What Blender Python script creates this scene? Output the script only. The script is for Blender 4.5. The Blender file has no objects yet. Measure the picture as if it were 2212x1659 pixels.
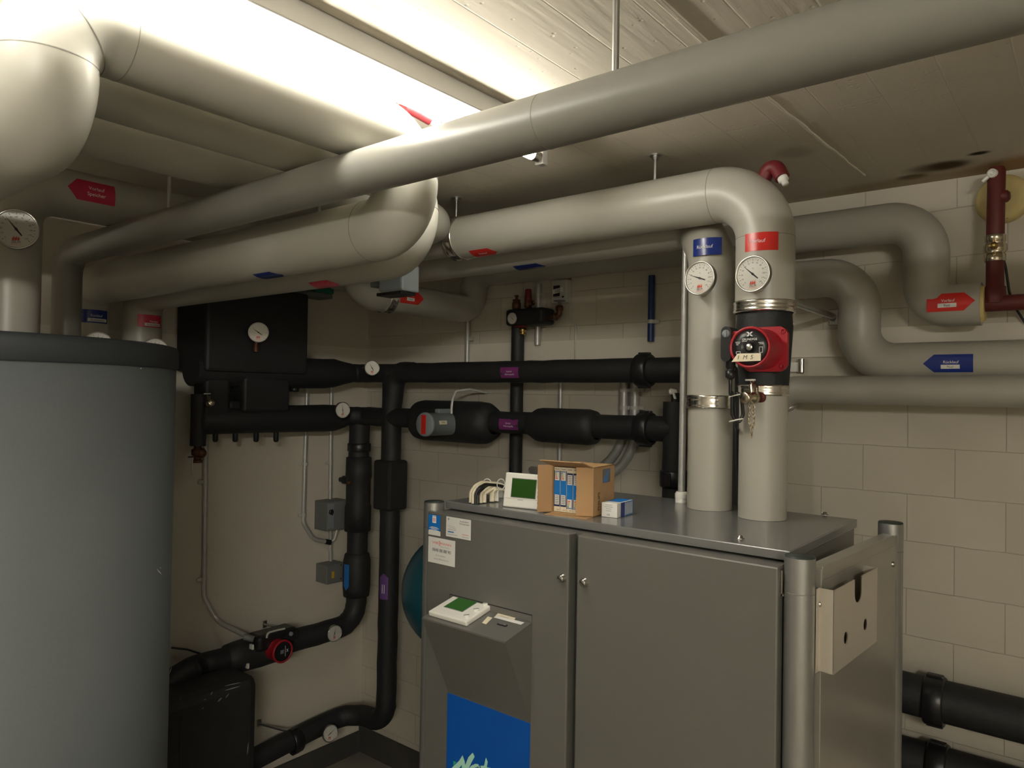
import bpy, bmesh, math, random
from mathutils import Vector as V, Matrix
random.seed(4)
S = bpy.context.scene
COL = S.collection
PI = math.pi
# ---------------------------------------------------------------- camera
IW, IH, FPX = 2212, 1659, 1570.0
EYE = V((0, 0, 1.84))
_yaw, _pit, _rol = math.radians(39.0), math.radians(0.8), math.radians(0.955)
FW = V((-math.sin(_yaw)*math.cos(_pit), math.cos(_yaw)*math.cos(_pit), math.sin(_pit)))
_r0 = V((math.cos(_yaw), math.sin(_yaw), 0)); _u0 = _r0.cross(FW)
RT = _r0*math.cos(_rol) + _u0*math.sin(_rol)
UP = _u0*math.cos(_rol) - _r0*math.sin(_rol)
cd = bpy.data.cameras.new('camera'); cam = bpy.data.objects.new('camera', cd); COL.objects.link(cam)
cd.sensor_width = 36; cd.sensor_fit = 'HORIZONTAL'; cd.lens = 36*FPX/IW; cd.clip_start = 0.02
m3 = Matrix((RT, UP, -FW)).transposed()
cam.matrix_world = Matrix.Translation(EYE) @ m3.to_4x4()
S.camera = cam
# ---------------------------------------------------------------- world, exposure
wd = bpy.data.worlds.new('world'); S.world = wd; wd.use_nodes = True
wd.node_tree.nodes['Background'].inputs[0].default_value = (0.5, 0.52, 0.55, 1)
wd.node_tree.nodes['Background'].inputs[1].default_value = 0.02
S.view_settings.view_transform = 'Standard'; S.view_settings.look = 'None'
S.view_settings.gamma = 1; S.view_settings.use_curve_mapping = False
S.view_settings.exposure = 0.55
LAMP_POWER = 42.0; SECOND_LAMP = 325.0
# ---------------------------------------------------------------- measuring: a photo pixel's line of sight cut with a real plane of the room
def ray(u, v): return FW + RT*((u-IW/2)/FPX) - UP*((v-IH/2)/FPX)
def onX(u, v, x): d = ray(u, v); return EYE + d*((x-EYE.x)/d.x)
def onY(u, v, y): d = ray(u, v); return EYE + d*((y-EYE.y)/d.y)
def onZ(u, v, z): d = ray(u, v); return EYE + d*((z-EYE.z)/d.z)
def oncyl(u, v, p, ax, r):
    """where the line of sight meets a pipe (axis through p along ax)"""
    d = ray(u, v); p = V(p); ax = V(ax).normalized(); o = EYE-p
    dp = d-ax*d.dot(ax); op = o-ax*o.dot(ax)
    a, b, c = dp.dot(dp), 2*dp.dot(op), op.dot(op)-r*r
    q = b*b-4*a*c
    t = (-b-math.sqrt(max(q, 0)))/(2*a)
    return EYE+d*t
# ---------------------------------------------------------------- materials
def mat(name, col, rough=.6, metal=0., noise=0., nscale=30., bump=0., bscale=60., emit=0., spec=.5, coat=0.):
    m = bpy.data.materials.new(name); m.use_nodes = True
    N, L = m.node_tree.nodes, m.node_tree.links; b = N['Principled BSDF']
    b.inputs['Base Color'].default_value = (*col, 1); b.inputs['Roughness'].default_value = rough
    b.inputs['Metallic'].default_value = metal; b.inputs['Specular IOR Level'].default_value = spec
    if coat: b.inputs['Coat Weight'].default_value = coat; b.inputs['Coat Roughness'].default_value = .08
    if emit: b.inputs['Emission Color'].default_value = (*col, 1); b.inputs['Emission Strength'].default_value = emit
    if noise or bump:
        g = N.new('ShaderNodeNewGeometry')
    if noise:
        t = N.new('ShaderNodeTexNoise'); t.inputs['Scale'].default_value = nscale; t.inputs['Detail'].default_value = 5
        L.new(g.outputs['Position'], t.inputs['Vector'])
        x = N.new('ShaderNodeMixRGB'); x.blend_type = 'MIX'
        x.inputs[1].default_value = (*[c*(1-noise) for c in col], 1); x.inputs[2].default_value = (*[min(1, c*(1+noise)) for c in col], 1)
        L.new(t.outputs['Fac'], x.inputs[0]); L.new(x.outputs[0], b.inputs['Base Color'])
    if bump:
        t = N.new('ShaderNodeTexNoise'); t.inputs['Scale'].default_value = bscale; t.inputs['Detail'].default_value = 4
        L.new(g.outputs['Position'], t.inputs['Vector'])
        x = N.new('ShaderNodeBump'); x.inputs['Strength'].default_value = bump; x.inputs['Distance'].default_value = .004
        L.new(t.outputs['Fac'], x.inputs['Height']); L.new(x.outputs[0], b.inputs['Normal'])
    return m
M = {}
M['pvc'] = mat('grey_pvc_jacket', (.225, .216, .19), .38, noise=.05, nscale=6)
M['pvcw'] = mat('light_pvc_jacket', (.41, .395, .34), .36, noise=.05, nscale=7)
M['pvcm'] = mat('pool_pipe_jacket', (.38, .365, .315), .38, noise=.05, nscale=6)
M['seam'] = mat('jacket_seam', (.22, .21, .18), .6)
M['foam'] = mat('black_rubber_foam', (.013, .014, .015), .62, noise=.25, nscale=40, bump=.15, bscale=200)
M['foamd'] = mat('worn_black_foam', (.018, .018, .018), .6, noise=.3, nscale=20, bump=.2, bscale=90)
M['zinc'] = mat('dull_zinc', (.50, .50, .48), .42, .45, noise=.2, nscale=50)
M['galv'] = mat('galvanised_steel', (.55, .55, .53), .33, 1., noise=.18, nscale=60)
M['chrome'] = mat('polished_aluminium', (.86, .84, .8), .16, 1.)
M['steel'] = mat('brushed_steel', (.62, .6, .56), .28, 1.)
M['nickel'] = mat('nickel_plated_brass', (.62, .55, .43), .25, 1.)
M['brass'] = mat('brass', (.6, .42, .16), .3, 1.)
M['redpipe'] = mat('red_primer', (.10, .012, .010), .55, noise=.25, nscale=40)
M['redcap'] = mat('red_plastic', (.13, .008, .012), .5)
M['bronze'] = mat('dark_bronze', (.12, .055, .03), .45, .6)
M['white'] = mat('white_plastic', (.78, .76, .70), .4)
M['offwhite'] = mat('cream_plastic', (.70, .66, .54), .45)
M['black'] = mat('black_plastic', (.012, .012, .013), .35)
M['blackm'] = mat('matt_black', (.008, .008, .009), .7)
M['dial'] = mat('dial_white', (.80, .78, .72), .5)
M['ink'] = mat('black_ink', (.02, .02, .02), .6)
M['inkgrey'] = mat('grey_ink', (.25, .25, .25), .6)
M['inkred'] = mat('red_ink', (.75, .10, .06), .6)
M['inkblue'] = mat('blue_ink', (.10, .22, .45), .6)
M['inkwhite'] = mat('white_ink', (.85, .85, .85), .5)
M['sred'] = mat('red_sticker', (.62, .025, .02), .25)
M['spink'] = mat('pink_red_sticker', (.55, .025, .07), .3)
M['sblue'] = mat('blue_sticker', (.010, .03, .22), .22)
M['spurple'] = mat('purple_sticker', (.19, .03, .16), .35)
M['sviolet'] = mat('violet_sticker', (.14, .06, .24), .35)
M['sazure'] = mat('azure_sticker', (.01, .16, .52), .35)
M['paper'] = mat('paper_label', (.74, .73, .70), .5)
M['tape'] = mat('cream_tape', (.78, .70, .52), .5)
M['case'] = mat('grey_metallic_paint', (.185, .18, .164), .36, .35, noise=.06, nscale=300)
M['lid'] = mat('grey_lid_paint', (.235, .235, .23), .22, .35, noise=.12, nscale=14)
M['post'] = mat('anodised_aluminium', (.40, .40, .385), .38, .75)
M['cap'] = mat('dark_green_cap', (.035, .045, .04), .5)
M['side'] = mat('side_sheet', (.36, .335, .29), .26, .35, noise=.1, nscale=5)
M['pocket'] = mat('document_pocket_sheet', (.62, .57, .49), .4, .5)
M['bluepanel'] = mat('blue_panel', (.003, .085, .40), .35)
M['mint'] = mat('mint_ink', (.45, .80, .66), .5)
M['mintd'] = mat('green_ink', (.03, .42, .25), .5)
M['lcd'] = mat('green_lcd', (.018, .070, .008), .25)
M['lcdlit'] = mat('green_lcd_lit', (.03, .13, .022), .2)
M['card'] = mat('corrugated_cardboard', (.48, .29, .135), .75, noise=.1, nscale=25)
M['cardin'] = mat('cardboard_inside', (.40, .235, .11), .8, noise=.1, nscale=25)
M['boxblue'] = mat('carton_blue', (.01, .20, .62), .35)
M['boxnavy'] = mat('carton_navy', (.01, .03, .10), .4)
M['boxcream'] = mat('carton_cream', (.80, .70, .52), .5)
M['boxwhite'] = mat('carton_white', (.80, .79, .76), .45)
M['tank'] = mat('tank_jacket', (.135, .150, .155), .5, noise=.08, nscale=200)
M['tanktop'] = mat('tank_lid', (.030, .035, .040), .6)
M['bluepipe'] = mat('blue_pipe', (.012, .035, .14), .4)
M['ball'] = mat('blue_vessel', (.012, .09, .13), .35)
M['pumpred'] = mat('pump_red_paint', (.36, .012, .022), .35)
M['pufoam'] = mat('yellow_foam', (.62, .50, .22), .8, noise=.15, nscale=40, bump=.4, bscale=60)
M['cable'] = mat('cream_cable', (.68, .62, .46), .45)
M['cablew'] = mat('white_cable', (.72, .71, .67), .45)
M['boxgrey'] = mat('grey_box', (.16, .165, .16), .5)
M['boxblg'] = mat('pale_grey_box', (.22, .25, .26), .5)
M['green'] = mat('green_plastic', (.01, .17, .11), .45)
M['yellow'] = mat('yellow_plastic', (.6, .38, .03), .45)
M['clip'] = mat('pale_clip', (.50, .49, .44), .5)
M['lampbody'] = mat('lamp_enamel', (.46, .45, .42), .4)
M['tube'] = mat('fluorescent_tube', (1., .965, .865), .4, emit=LAMP_POWER)
M['tube_fill'] = mat('fill_fluorescent_tube', (1., .965, .87), .4, emit=SECOND_LAMP)
M['orange'] = mat('orange_ink', (.85, .30, .05), .5)
M['lime'] = mat('green_bar_ink', (.25, .55, .08), .5)
def glassmat():
    m = bpy.data.materials.new('dial_glass'); m.use_nodes = True
    N, L = m.node_tree.nodes, m.node_tree.links; N.clear()
    o = N.new('ShaderNodeOutputMaterial'); x = N.new('ShaderNodeMixShader'); t = N.new('ShaderNodeBsdfTransparent')
    g = N.new('ShaderNodeBsdfGlossy'); g.inputs['Roughness'].default_value = .03
    f = N.new('ShaderNodeFresnel'); f.inputs['IOR'].default_value = 1.5
    L.new(f.outputs[0], x.inputs[0]); L.new(t.outputs[0], x.inputs[1]); L.new(g.outputs[0], x.inputs[2]); L.new(x.outputs[0], o.inputs[0])
    return m
M['glass'] = glassmat()
# ---------------------------------------------------------------- mesh builder
def basis(n, up=None):
    n = V(n).normalized()
    up = V(up) if up else (V((0, 0, 1)) if abs(n.z) < .9 else V((0, 1, 0)))
    x = up.cross(n)
    x = x.normalized() if x.length > 1e-6 else n.orthogonal().normalized()
    return x, n.cross(x), n
def fillet(pts, rad, seg=10):
    pts = [V(p) for p in pts]; out = [pts[0]]
    for i in range(1, len(pts)-1):
        r = rad[i] if isinstance(rad, (list, tuple)) else rad
        p, a, b = pts[i], pts[i-1]-pts[i], pts[i+1]-pts[i]
        la, lb = a.length, b.length; a.normalize(); b.normalize()
        ang = a.angle(b)
        if ang > PI-.02 or r <= 0: out.append(p); continue
        t = min(r/math.tan(ang/2), la*.499 if i > 1 else la*.98, lb*.499 if i < len(pts)-2 else lb*.98)
        r2 = t*math.tan(ang/2); c = p+(a+b).normalized()*(r2/math.sin(ang/2))
        v0, v1 = (p+a*t)-c, (p+b*t)-c; th = v0.angle(v1)
        for k in range(seg+1):
            f = k/seg
            out.append(c+(v0*math.sin((1-f)*th)+v1*math.sin(f*th))/math.sin(th))
    out.append(pts[-1]); return out
class MB:
    def __init__(s): s.v = []; s.f = []; s.sm = []; s.mi = []; s.cur = 0
    def add(s, vs, fs, smooth=False):
        o = len(s.v); s.v += [V(p) for p in vs]
        for f in fs: s.f.append([o+i for i in f]); s.sm.append(smooth); s.mi.append(s.cur)
        return s
    def slot(s, i): s.cur = i; return s
    def box(s, lo, hi, bev=0., ax=None, o=None):
        lo, hi = V(lo), V(hi)
        b = bmesh.new(); bmesh.ops.create_cube(b, size=1)
        for v in b.verts: v.co = V(((lo[i]+hi[i])/2+v.co[i]*(hi[i]-lo[i]) for i in range(3)))
        if bev: bmesh.ops.bevel(b, geom=b.edges[:], offset=bev, segments=2, profile=.5, affect='EDGES')
        b.verts.index_update()
        vs = [v.co.copy() for v in b.verts]
        if ax: vs = [V(o)+ax[0]*p.x+ax[1]*p.y+ax[2]*p.z for p in vs]
        s.add(vs, [[v.index for v in f.verts] for f in b.faces]); b.free(); return s
    def tube(s, pts, r, n=24, caps=True, closed=False):
        pts = [V(p) for p in pts]; k = len(pts)
        rr = r if isinstance(r, (list, tuple)) else [r]*k
        T = []
        for i in range(k):
            a = pts[i]-pts[i-1] if i else pts[1]-pts[0]; b = pts[i+1]-pts[i] if i < k-1 else pts[-1]-pts[-2]
            if a.length < 1e-9: a = b
            if b.length < 1e-9: b = a
            T.append((a.normalized()+b.normalized()).normalized())
        x = T[0].orthogonal().normalized(); vs = []
        for i in range(k):
            x = (x-T[i]*x.dot(T[i])).normalized(); y = T[i].cross(x)
            for j in range(n): vs.append(pts[i]+(x*math.cos(2*PI*j/n)+y*math.sin(2*PI*j/n))*rr[i])
        fs = [[i*n+j, i*n+(j+1) % n, (i+1)*n+(j+1) % n, (i+1)*n+j] for i in range(k-1) for j in range(n)]
        s.add(vs, fs, True)
        if caps:
            s.add(vs[:n], [list(range(n))[::-1]]); s.add(vs[-n:], [list(range(n))])
        return s
    def cyl(s, a, b, r, n=24): return s.tube([a, b], r, n)
    def lathe(s, o, n, prof, seg=32, up=None):
        """prof: (radius, height along n)"""
        x, y, n = basis(n, up); o = V(o); k = len(prof); vs = []
        for r, h in prof:
            for j in range(seg): a = 2*PI*j/seg; vs.append(o+n*h+(x*math.cos(a)+y*math.sin(a))*r)
        fs = [[i*seg+j, i*seg+(j+1) % seg, (i+1)*seg+(j+1) % seg, (i+1)*seg+j] for i in range(k-1) for j in range(seg)]
        s.add(vs, fs, True)
        return s
    def disc(s, o, n, r, seg=32):
        x, y, n = basis(n); return s.add([V(o)+(x*math.cos(2*PI*j/seg)+y*math.sin(2*PI*j/seg))*r for j in range(seg)], [list(range(seg))])
    def ball(s, o, r, seg=20, rings=12, sc=(1, 1, 1)):
        prof = [(math.cos(-PI/2+PI*i/rings), math.sin(-PI/2+PI*i/rings)) for i in range(rings+1)]
        vs = [V(o)+V((r*sc[0]*p[0]*math.cos(2*PI*j/seg), r*sc[1]*p[0]*math.sin(2*PI*j/seg), r*sc[2]*p[1])) for p in prof for j in range(seg)]
        return s.add(vs, [[i*seg+j, i*seg+(j+1) % seg, (i+1)*seg+(j+1) % seg, (i+1)*seg+j] for i in range(rings) for j in range(seg)], True)
    def prism(s, poly, o, ux, uy, h):
        """polygon in the plane (ux, uy) through o, pushed by h along ux x uy"""
        ux, uy, o = V(ux), V(uy), V(o); n = ux.cross(uy).normalized()*h; k = len(poly)
        b = [o+ux*p[0]+uy*p[1] for p in poly]
        return s.add(b+[p+n for p in b], [list(range(k))[::-1], list(range(k, 2*k))]+[[i, (i+1) % k, k+(i+1) % k, k+i] for i in range(k)])
    def poly(s, pts, mp): return s.add([mp(*p) for p in pts], [list(range(len(pts)))])
    def grid(s, L, Hh, mp, tip=0, ends=0, n=14, m=10, off=(0, 0)):
        """a flat or wrapped sticker L x Hh, with a pointed end of length tip at -1 / +1 (ends)"""
        us = [-L/2+L*i/n for i in range(n+1)]; vs = []
        if tip and ends: us = sorted(set(us+[ends*(L/2-tip)]))
        for u in us:
            w = 1
            if tip and ends: w = max(0.02, min(1, (L/2-ends*u)/tip))
            for j in range(m+1): vs.append(mp(off[0]+u, off[1]+(-Hh/2+Hh*j/m)*w))
        k = len(us)
        return s.add(vs, [[i*(m+1)+j, (i+1)*(m+1)+j, (i+1)*(m+1)+j+1, i*(m+1)+j+1] for i in range(k-1) for j in range(m)], True)
    def text(s, txt, mp, h, w=None, at=(0, 0), bold=0., shear=0.):
        vs, fs = glyphs(txt, bold)
        if not vs: return s
        x0, x1 = min(p[0] for p in vs), max(p[0] for p in vs); sx = h
        if w and ((x1-x0)*h > abs(w) or w < 0): sx = abs(w)/(x1-x0)
        return s.add([mp(at[0]+(p[0]-(x0+x1)/2)*sx+shear*(p[1]-.5)*h, at[1]+(p[1]-.5)*h) for p in vs], fs)
_g = {}
def glyphs(txt, bold=0.):
    """built-in font, cap height 1, base line 0"""
    if (txt, bold) in _g: return _g[txt, bold]
    c = bpy.data.curves.new('tmp', 'FONT'); c.body = txt; c.size = 1/.69; c.resolution_u = 3; c.offset = bold
    o = bpy.data.objects.new('tmp', c); COL.objects.link(o)
    dg = bpy.context.evaluated_depsgraph_get(); me = bpy.data.meshes.new_from_object(o.evaluated_get(dg))
    r = ([tuple(v.co[:2]) for v in me.vertices], [list(p.vertices) for p in me.polygons])
    bpy.data.objects.remove(o); bpy.data.curves.remove(c); bpy.data.meshes.remove(me)
    _g[txt, bold] = r; return r
def flat(o, ux, uy, lift=.0008):
    ux, uy, o = V(ux).normalized(), V(uy).normalized(), V(o); n = ux.cross(uy)*lift
    return lambda u, v, e=0.: o+ux*u+uy*v+n*(1+e)
def wrapx(c, ax, n, r, lift=.0009):
    """round a pipe: u along ax, v round the pipe; c on the axis, n points out at v=0"""
    c, ax, n = V(c), V(ax).normalized(), V(n).normalized(); b = n.cross(ax)
    return lambda u, v, e=0.: c+ax*u+(n*math.cos(v/r)+b*math.sin(v/r))*(r+lift*(1+e))
def wrapz(c, n, r, lift=.0009):
    """round an upright pipe: u round the pipe, v upwards"""
    c, n = V(c), V(n).normalized(); z = V((0, 0, 1)); x = z.cross(n)
    return lambda u, v, e=0.: c+z*v+(n*math.cos(u/r)+x*math.sin(u/r))*(r+lift*(1+e))
# ---------------------------------------------------------------- objects
def link(name, mb, mats, org=V((0, 0, 0)), parent=None):
    me = bpy.data.meshes.new(name); me.from_pydata([tuple(p-org) for p in mb.v], [], mb.f)
    me.polygons.foreach_set('use_smooth', mb.sm); me.polygons.foreach_set('material_index', mb.mi)
    for q in (mats if isinstance(mats, (list, tuple)) else [mats]): me.materials.append(M[q] if isinstance(q, str) else q)
    me.update(); o = bpy.data.objects.new(name, me); COL.objects.link(o)
    if parent: o.parent = parent
    else: o.location = org
    return o
def base(mb):
    lo = [min(p[i] for p in mb.v) for i in range(3)]; hi = [max(p[i] for p in mb.v) for i in range(3)]
    return V(((lo[0]+hi[0])/2, (lo[1]+hi[1])/2, lo[2]))
class Thing:
    """one thing: an Empty at its base with its parts, or (mesh=...) one mesh"""
    def __init__(s, name, label, cat, org=None, group=None, mb=None, mt=None):
        if mb:
            s.org = base(mb) if org is None else V(org); s.o = link(name, mb, mt, s.org)
        else:
            s.org = V(org); s.o = bpy.data.objects.new(name, None); COL.objects.link(s.o); s.o.location = s.org; s.o.empty_display_size = .05
        s.o['label'] = label; s.o['category'] = cat
        if group: s.o['group'] = group
    def part(s, name, mb, mt, parent=None, label=None):
        o = link(name, mb, mt, s.org, parent or s.o)
        if label: o['label'] = label
        return o
def struct(name, mb, mt):
    o = link(name, mb, mt, base(mb)); o['kind'] = 'structure'; return o
def bx(lo, hi, bev=0.): return MB().box(lo, hi, bev)
X_, Y_, Z_ = V((1, 0, 0)), V((0, 1, 0)), V((0, 0, 1))
# ================================================================ the room
XL, XR, YF, YB, ZC = -2.947, 2.2, -3.6, 2.45, 2.491
def wallmat(name, col, blocks):
    m = bpy.data.materials.new(name); m.use_nodes = True
    N, L = m.node_tree.nodes, m.node_tree.links; b = N['Principled BSDF']; b.inputs['Roughness'].default_value = .75
    b.inputs['Specular IOR Level'].default_value = .3
    g = N.new('ShaderNodeNewGeometry'); sp = N.new('ShaderNodeSeparateXYZ'); L.new(g.outputs['Position'], sp.inputs[0])
    n = N.new('ShaderNodeTexNoise'); n.inputs['Scale'].default_value = 3.5; n.inputs['Detail'].default_value = 6; L.new(g.outputs['Position'], n.inputs['Vector'])
    n2 = N.new('ShaderNodeTexNoise'); n2.inputs['Scale'].default_value = 55; n2.inputs['Detail'].default_value = 5; L.new(g.outputs['Position'], n2.inputs['Vector'])
    mx = N.new('ShaderNodeMixRGB'); mx.inputs[1].default_value = (*[c*.90 for c in col], 1); mx.inputs[2].default_value = (*[c*1.06 for c in col], 1); L.new(n.outputs['Fac'], mx.inputs[0])
    colour = mx.outputs[0]; h = n2.outputs['Fac']; hm = N.new('ShaderNodeMath'); hm.operation = 'MULTIPLY'; hm.inputs[1].default_value = .35; L.new(h, hm.inputs[0]); h = hm.outputs[0]
    if blocks:
        cx = N.new('ShaderNodeMath'); cx.operation = 'ADD'; cx.inputs[1].default_value = 10.0+blocks[0]; L.new(sp.outputs['X' if blocks[2] == 'x' else 'Y'], cx.inputs[0])
        cz = N.new('ShaderNodeMath'); cz.operation = 'ADD'; cz.inputs[1].default_value = .1405*40+blocks[1]; L.new(sp.outputs['Z'], cz.inputs[0])
        # the courses are laid by hand: let the joints wander a little
        wob = N.new('ShaderNodeTexNoise'); wob.inputs['Scale'].default_value = 9; L.new(g.outputs['Position'], wob.inputs['Vector'])
        wm = N.new('ShaderNodeMath'); wm.operation = 'MULTIPLY_ADD'; wm.inputs[1].default_value = .008; wm.inputs[2].default_value = -.004; L.new(wob.outputs['Fac'], wm.inputs[0])
        ca = N.new('ShaderNodeMath'); ca.operation = 'ADD'; L.new(cz.outputs[0], ca.inputs[0]); L.new(wm.outputs[0], ca.inputs[1])
        cc = N.new('ShaderNodeCombineXYZ'); L.new(cx.outputs[0], cc.inputs[0]); L.new(ca.outputs[0], cc.inputs[1])
        br = N.new('ShaderNodeTexBrick'); br.offset = .5; br.inputs['Scale'].default_value = 1; br.inputs['Brick Width'].default_value = .2465
        br.inputs['Row Height'].default_value = .1405; br.inputs['Mortar Size'].default_value = .0016; br.inputs['Mortar Smooth'].default_value = .7
        br.inputs['Color1'].default_value = (1, 1, 1, 1); br.inputs['Color2'].default_value = (.94, .94, .94, 1); br.inputs['Mortar'].default_value = (.72, .70, .66, 1)
        L.new(cc.outputs[0], br.inputs['Vector'])
        mm = N.new('ShaderNodeMixRGB'); mm.blend_type = 'MULTIPLY'; mm.inputs[0].default_value = .8; L.new(colour, mm.inputs[1]); L.new(br.outputs['Color'], mm.inputs[2]); colour = mm.outputs[0]
        hs = N.new('ShaderNodeMath'); hs.operation = 'SUBTRACT'; L.new(h, hs.inputs[0]); L.new(br.outputs['Fac'], hs.inputs[1]); h = hs.outputs[0]
    L.new(colour, b.inputs['Base Color'])
    bp = N.new('ShaderNodeBump'); bp.inputs['Strength'].default_value = .55; bp.inputs['Distance'].default_value = .004; L.new(h, bp.inputs['Height']); L.new(bp.outputs[0], b.inputs['Normal'])
    return m
def ceilmat():
    m = bpy.data.materials.new('board_marked_concrete'); m.use_nodes = True
    N, L = m.node_tree.nodes, m.node_tree.links; b = N['Principled BSDF']; b.inputs['Roughness'].default_value = .85; b.inputs['Specular IOR Level'].default_value = .25
    g = N.new('ShaderNodeNewGeometry'); sp = N.new('ShaderNodeSeparateXYZ'); L.new(g.outputs['Position'], sp.inputs[0])
    cx = N.new('ShaderNodeMath'); cx.operation = 'ADD'; cx.inputs[1].default_value = 10.04; L.new(sp.outputs['X'], cx.inputs[0])
    cy = N.new('ShaderNodeMath'); cy.operation = 'ADD'; cy.inputs[1].default_value = 20; L.new(sp.outputs['Y'], cy.inputs[0])
    cc = N.new('ShaderNodeCombineXYZ'); L.new(cy.outputs[0], cc.inputs[0]); L.new(cx.outputs[0], cc.inputs[1])
    br = N.new('ShaderNodeTexBrick'); br.offset = .37; br.inputs['Scale'].default_value = 1; br.inputs['Brick Width'].default_value = 3.1; br.inputs['Row Height'].default_value = .118
    br.inputs['Mortar Size'].default_value = .0022; br.inputs['Mortar Smooth'].default_value = .6
    br.inputs['Color1'].default_value = (.50, .50, .50, 1); br.inputs['Color2'].default_value = (.62, .62, .62, 1); br.inputs['Mortar'].default_value = (.25, .25, .25, 1)
    L.new(cc.outputs[0], br.inputs['Vector'])
    mp = N.new('ShaderNodeVectorMath'); mp.operation = 'MULTIPLY'; mp.inputs[1].default_value = (34, 3.2, 1); L.new(g.outputs['Position'], mp.inputs[0])
    gr = N.new('ShaderNodeTexNoise'); gr.inputs['Scale'].default_value = 1.6; gr.inputs['Detail'].default_value = 6; L.new(mp.outputs[0], gr.inputs['Vector'])
    nn = N.new('ShaderNodeTexNoise'); nn.inputs['Scale'].default_value = 4; nn.inputs['Detail'].default_value = 7; L.new(g.outputs['Position'], nn.inputs['Vector'])
    vo = N.new('ShaderNodeTexVoronoi'); vo.inputs['Scale'].default_value = 38; L.new(g.outputs['Position'], vo.inputs['Vector'])
    pit = N.new('ShaderNodeMapRange'); pit.inputs[1].default_value = .05; pit.inputs[2].default_value = .16; L.new(vo.outputs['Distance'], pit.inputs[0])
    mx = N.new('ShaderNodeMixRGB'); mx.inputs[1].default_value = (.56, .51, .42, 1); mx.inputs[2].default_value = (.68, .625, .52, 1); L.new(nn.outputs['Fac'], mx.inputs[0])
    col = mx.outputs[0]
    # brown and black mould and rust stains by the back wall
    for (x, y, rx, ry, c, k) in ((-.332, 2.30, .048, .038, (.012, .009, .006), 1.), (-.35, 2.302, .08, .05, (.10, .06, .02), .8), (-.428, 2.362, .042, .028, (.10, .065, .03), .9),
                                 (-.25, 2.235, .026, .016, (.02, .015, .01), 1.), (-.13, 2.40, .20, .09, (.36, .20, .05), .8), (-.45, 2.42, .30, .07, (.33, .24, .13), .6), (-.63, 1.95, .05, .05, (.30, .25, .18), .5)):
        d1 = N.new('ShaderNodeVectorMath'); d1.operation = 'SUBTRACT'; d1.inputs[1].default_value = (x, y, ZC); L.new(g.outputs['Position'], d1.inputs[0])
        d2 = N.new('ShaderNodeVectorMath'); d2.operation = 'MULTIPLY'; d2.inputs[1].default_value = (1/rx, 1/ry, 0); L.new(d1.outputs[0], d2.inputs[0])
        d3 = N.new('ShaderNodeVectorMath'); d3.operation = 'LENGTH'; L.new(d2.outputs[0], d3.inputs[0])
        d4 = N.new('ShaderNodeMapRange'); d4.interpolation_type = 'SMOOTHSTEP'; d4.inputs[1].default_value = .45; d4.inputs[2].default_value = 1.35; d4.inputs[3].default_value = k; d4.inputs[4].default_value = 0; L.new(d3.outputs['Value'], d4.inputs[0])
        q = N.new('ShaderNodeMixRGB'); q.inputs[2].default_value = (*c, 1); L.new(d4.outputs[0], q.inputs[0]); L.new(col, q.inputs[1]); col = q.outputs[0]
    L.new(col, b.inputs['Base Color'])
    a1 = N.new('ShaderNodeMath'); a1.operation = 'MULTIPLY'; a1.inputs[1].default_value = .5; L.new(gr.outputs['Fac'], a1.inputs[0])
    sb = N.new('ShaderNodeSeparateColor'); L.new(br.outputs['Color'], sb.inputs[0])
    a2 = N.new('ShaderNodeMath'); a2.operation = 'ADD'; L.new(a1.outputs[0], a2.inputs[0]); L.new(sb.outputs[0], a2.inputs[1])
    a3 = N.new('ShaderNodeMath'); a3.operation = 'MULTIPLY_ADD'; a3.inputs[1].default_value = .25; L.new(pit.outputs[0], a3.inputs[0]); L.new(a2.outputs[0], a3.inputs[2])
    bp = N.new('ShaderNodeBump'); bp.inputs['Strength'].default_value = .45; bp.inputs['Distance'].default_value = .006; L.new(a3.outputs[0], bp.inputs['Height']); L.new(bp.outputs[0], b.inputs['Normal'])
    return m
M['block'] = wallmat('painted_sand_lime_block', (.60, .555, .46), (-.0593, -.0145, 'x'))
M['plaster'] = wallmat('painted_concrete', (.60, .555, .465), None)
M['beam'] = wallmat('ring_beam_lit_tone', (.72, .67, .57), None)  # wall paint lightened: the lamp light on this band is in its colour
M['concrete'] = ceilmat()
M['floor'] = mat('grey_floor_screed', (.24, .22, .18), .7, noise=.3, nscale=5, bump=.15, bscale=30)
M['plinth'] = mat('dark_wall_foot', (.055, .052, .046), .7, noise=.3, nscale=8)
struct('floor', bx((XL-.2, YF-.2, -.1), (XR+.2, YB+.2, 0)), 'floor')
struct('ceiling', bx((XL-.2, YF-.2, ZC), (XR+.2, YB+.2, ZC+.2)), 'concrete')
struct('wall_back', bx((XL-.2, YB, 0), (XR+.2, YB+.2, ZC)), 'block')
struct('wall_left', bx((XL-.2, YF, 0), (XL, YB, ZC)), 'plaster')
struct('wall_right', bx((XR, YF, 0), (XR+.2, YB, ZC)), 'plaster')
struct('wall_front', bx((XL-.2, YF-.2, 0), (XR+.2, YF, ZC)), 'plaster')
struct('trim_1', bx((XL, YB-.007, 1.976), (XR, YB, 2.063)), 'beam')
struct('trim_2', bx((XL, YF, 1.972), (XL+.006, YB-.007, 2.061)), 'beam')
struct('baseboard_back', bx((XL, YB-.012, 0), (XR, YB, .128)), 'plinth')
struct('baseboard_left', bx((XL, YF, 0), (XL+.012, YB-.012, .105)), 'plinth')
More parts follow.
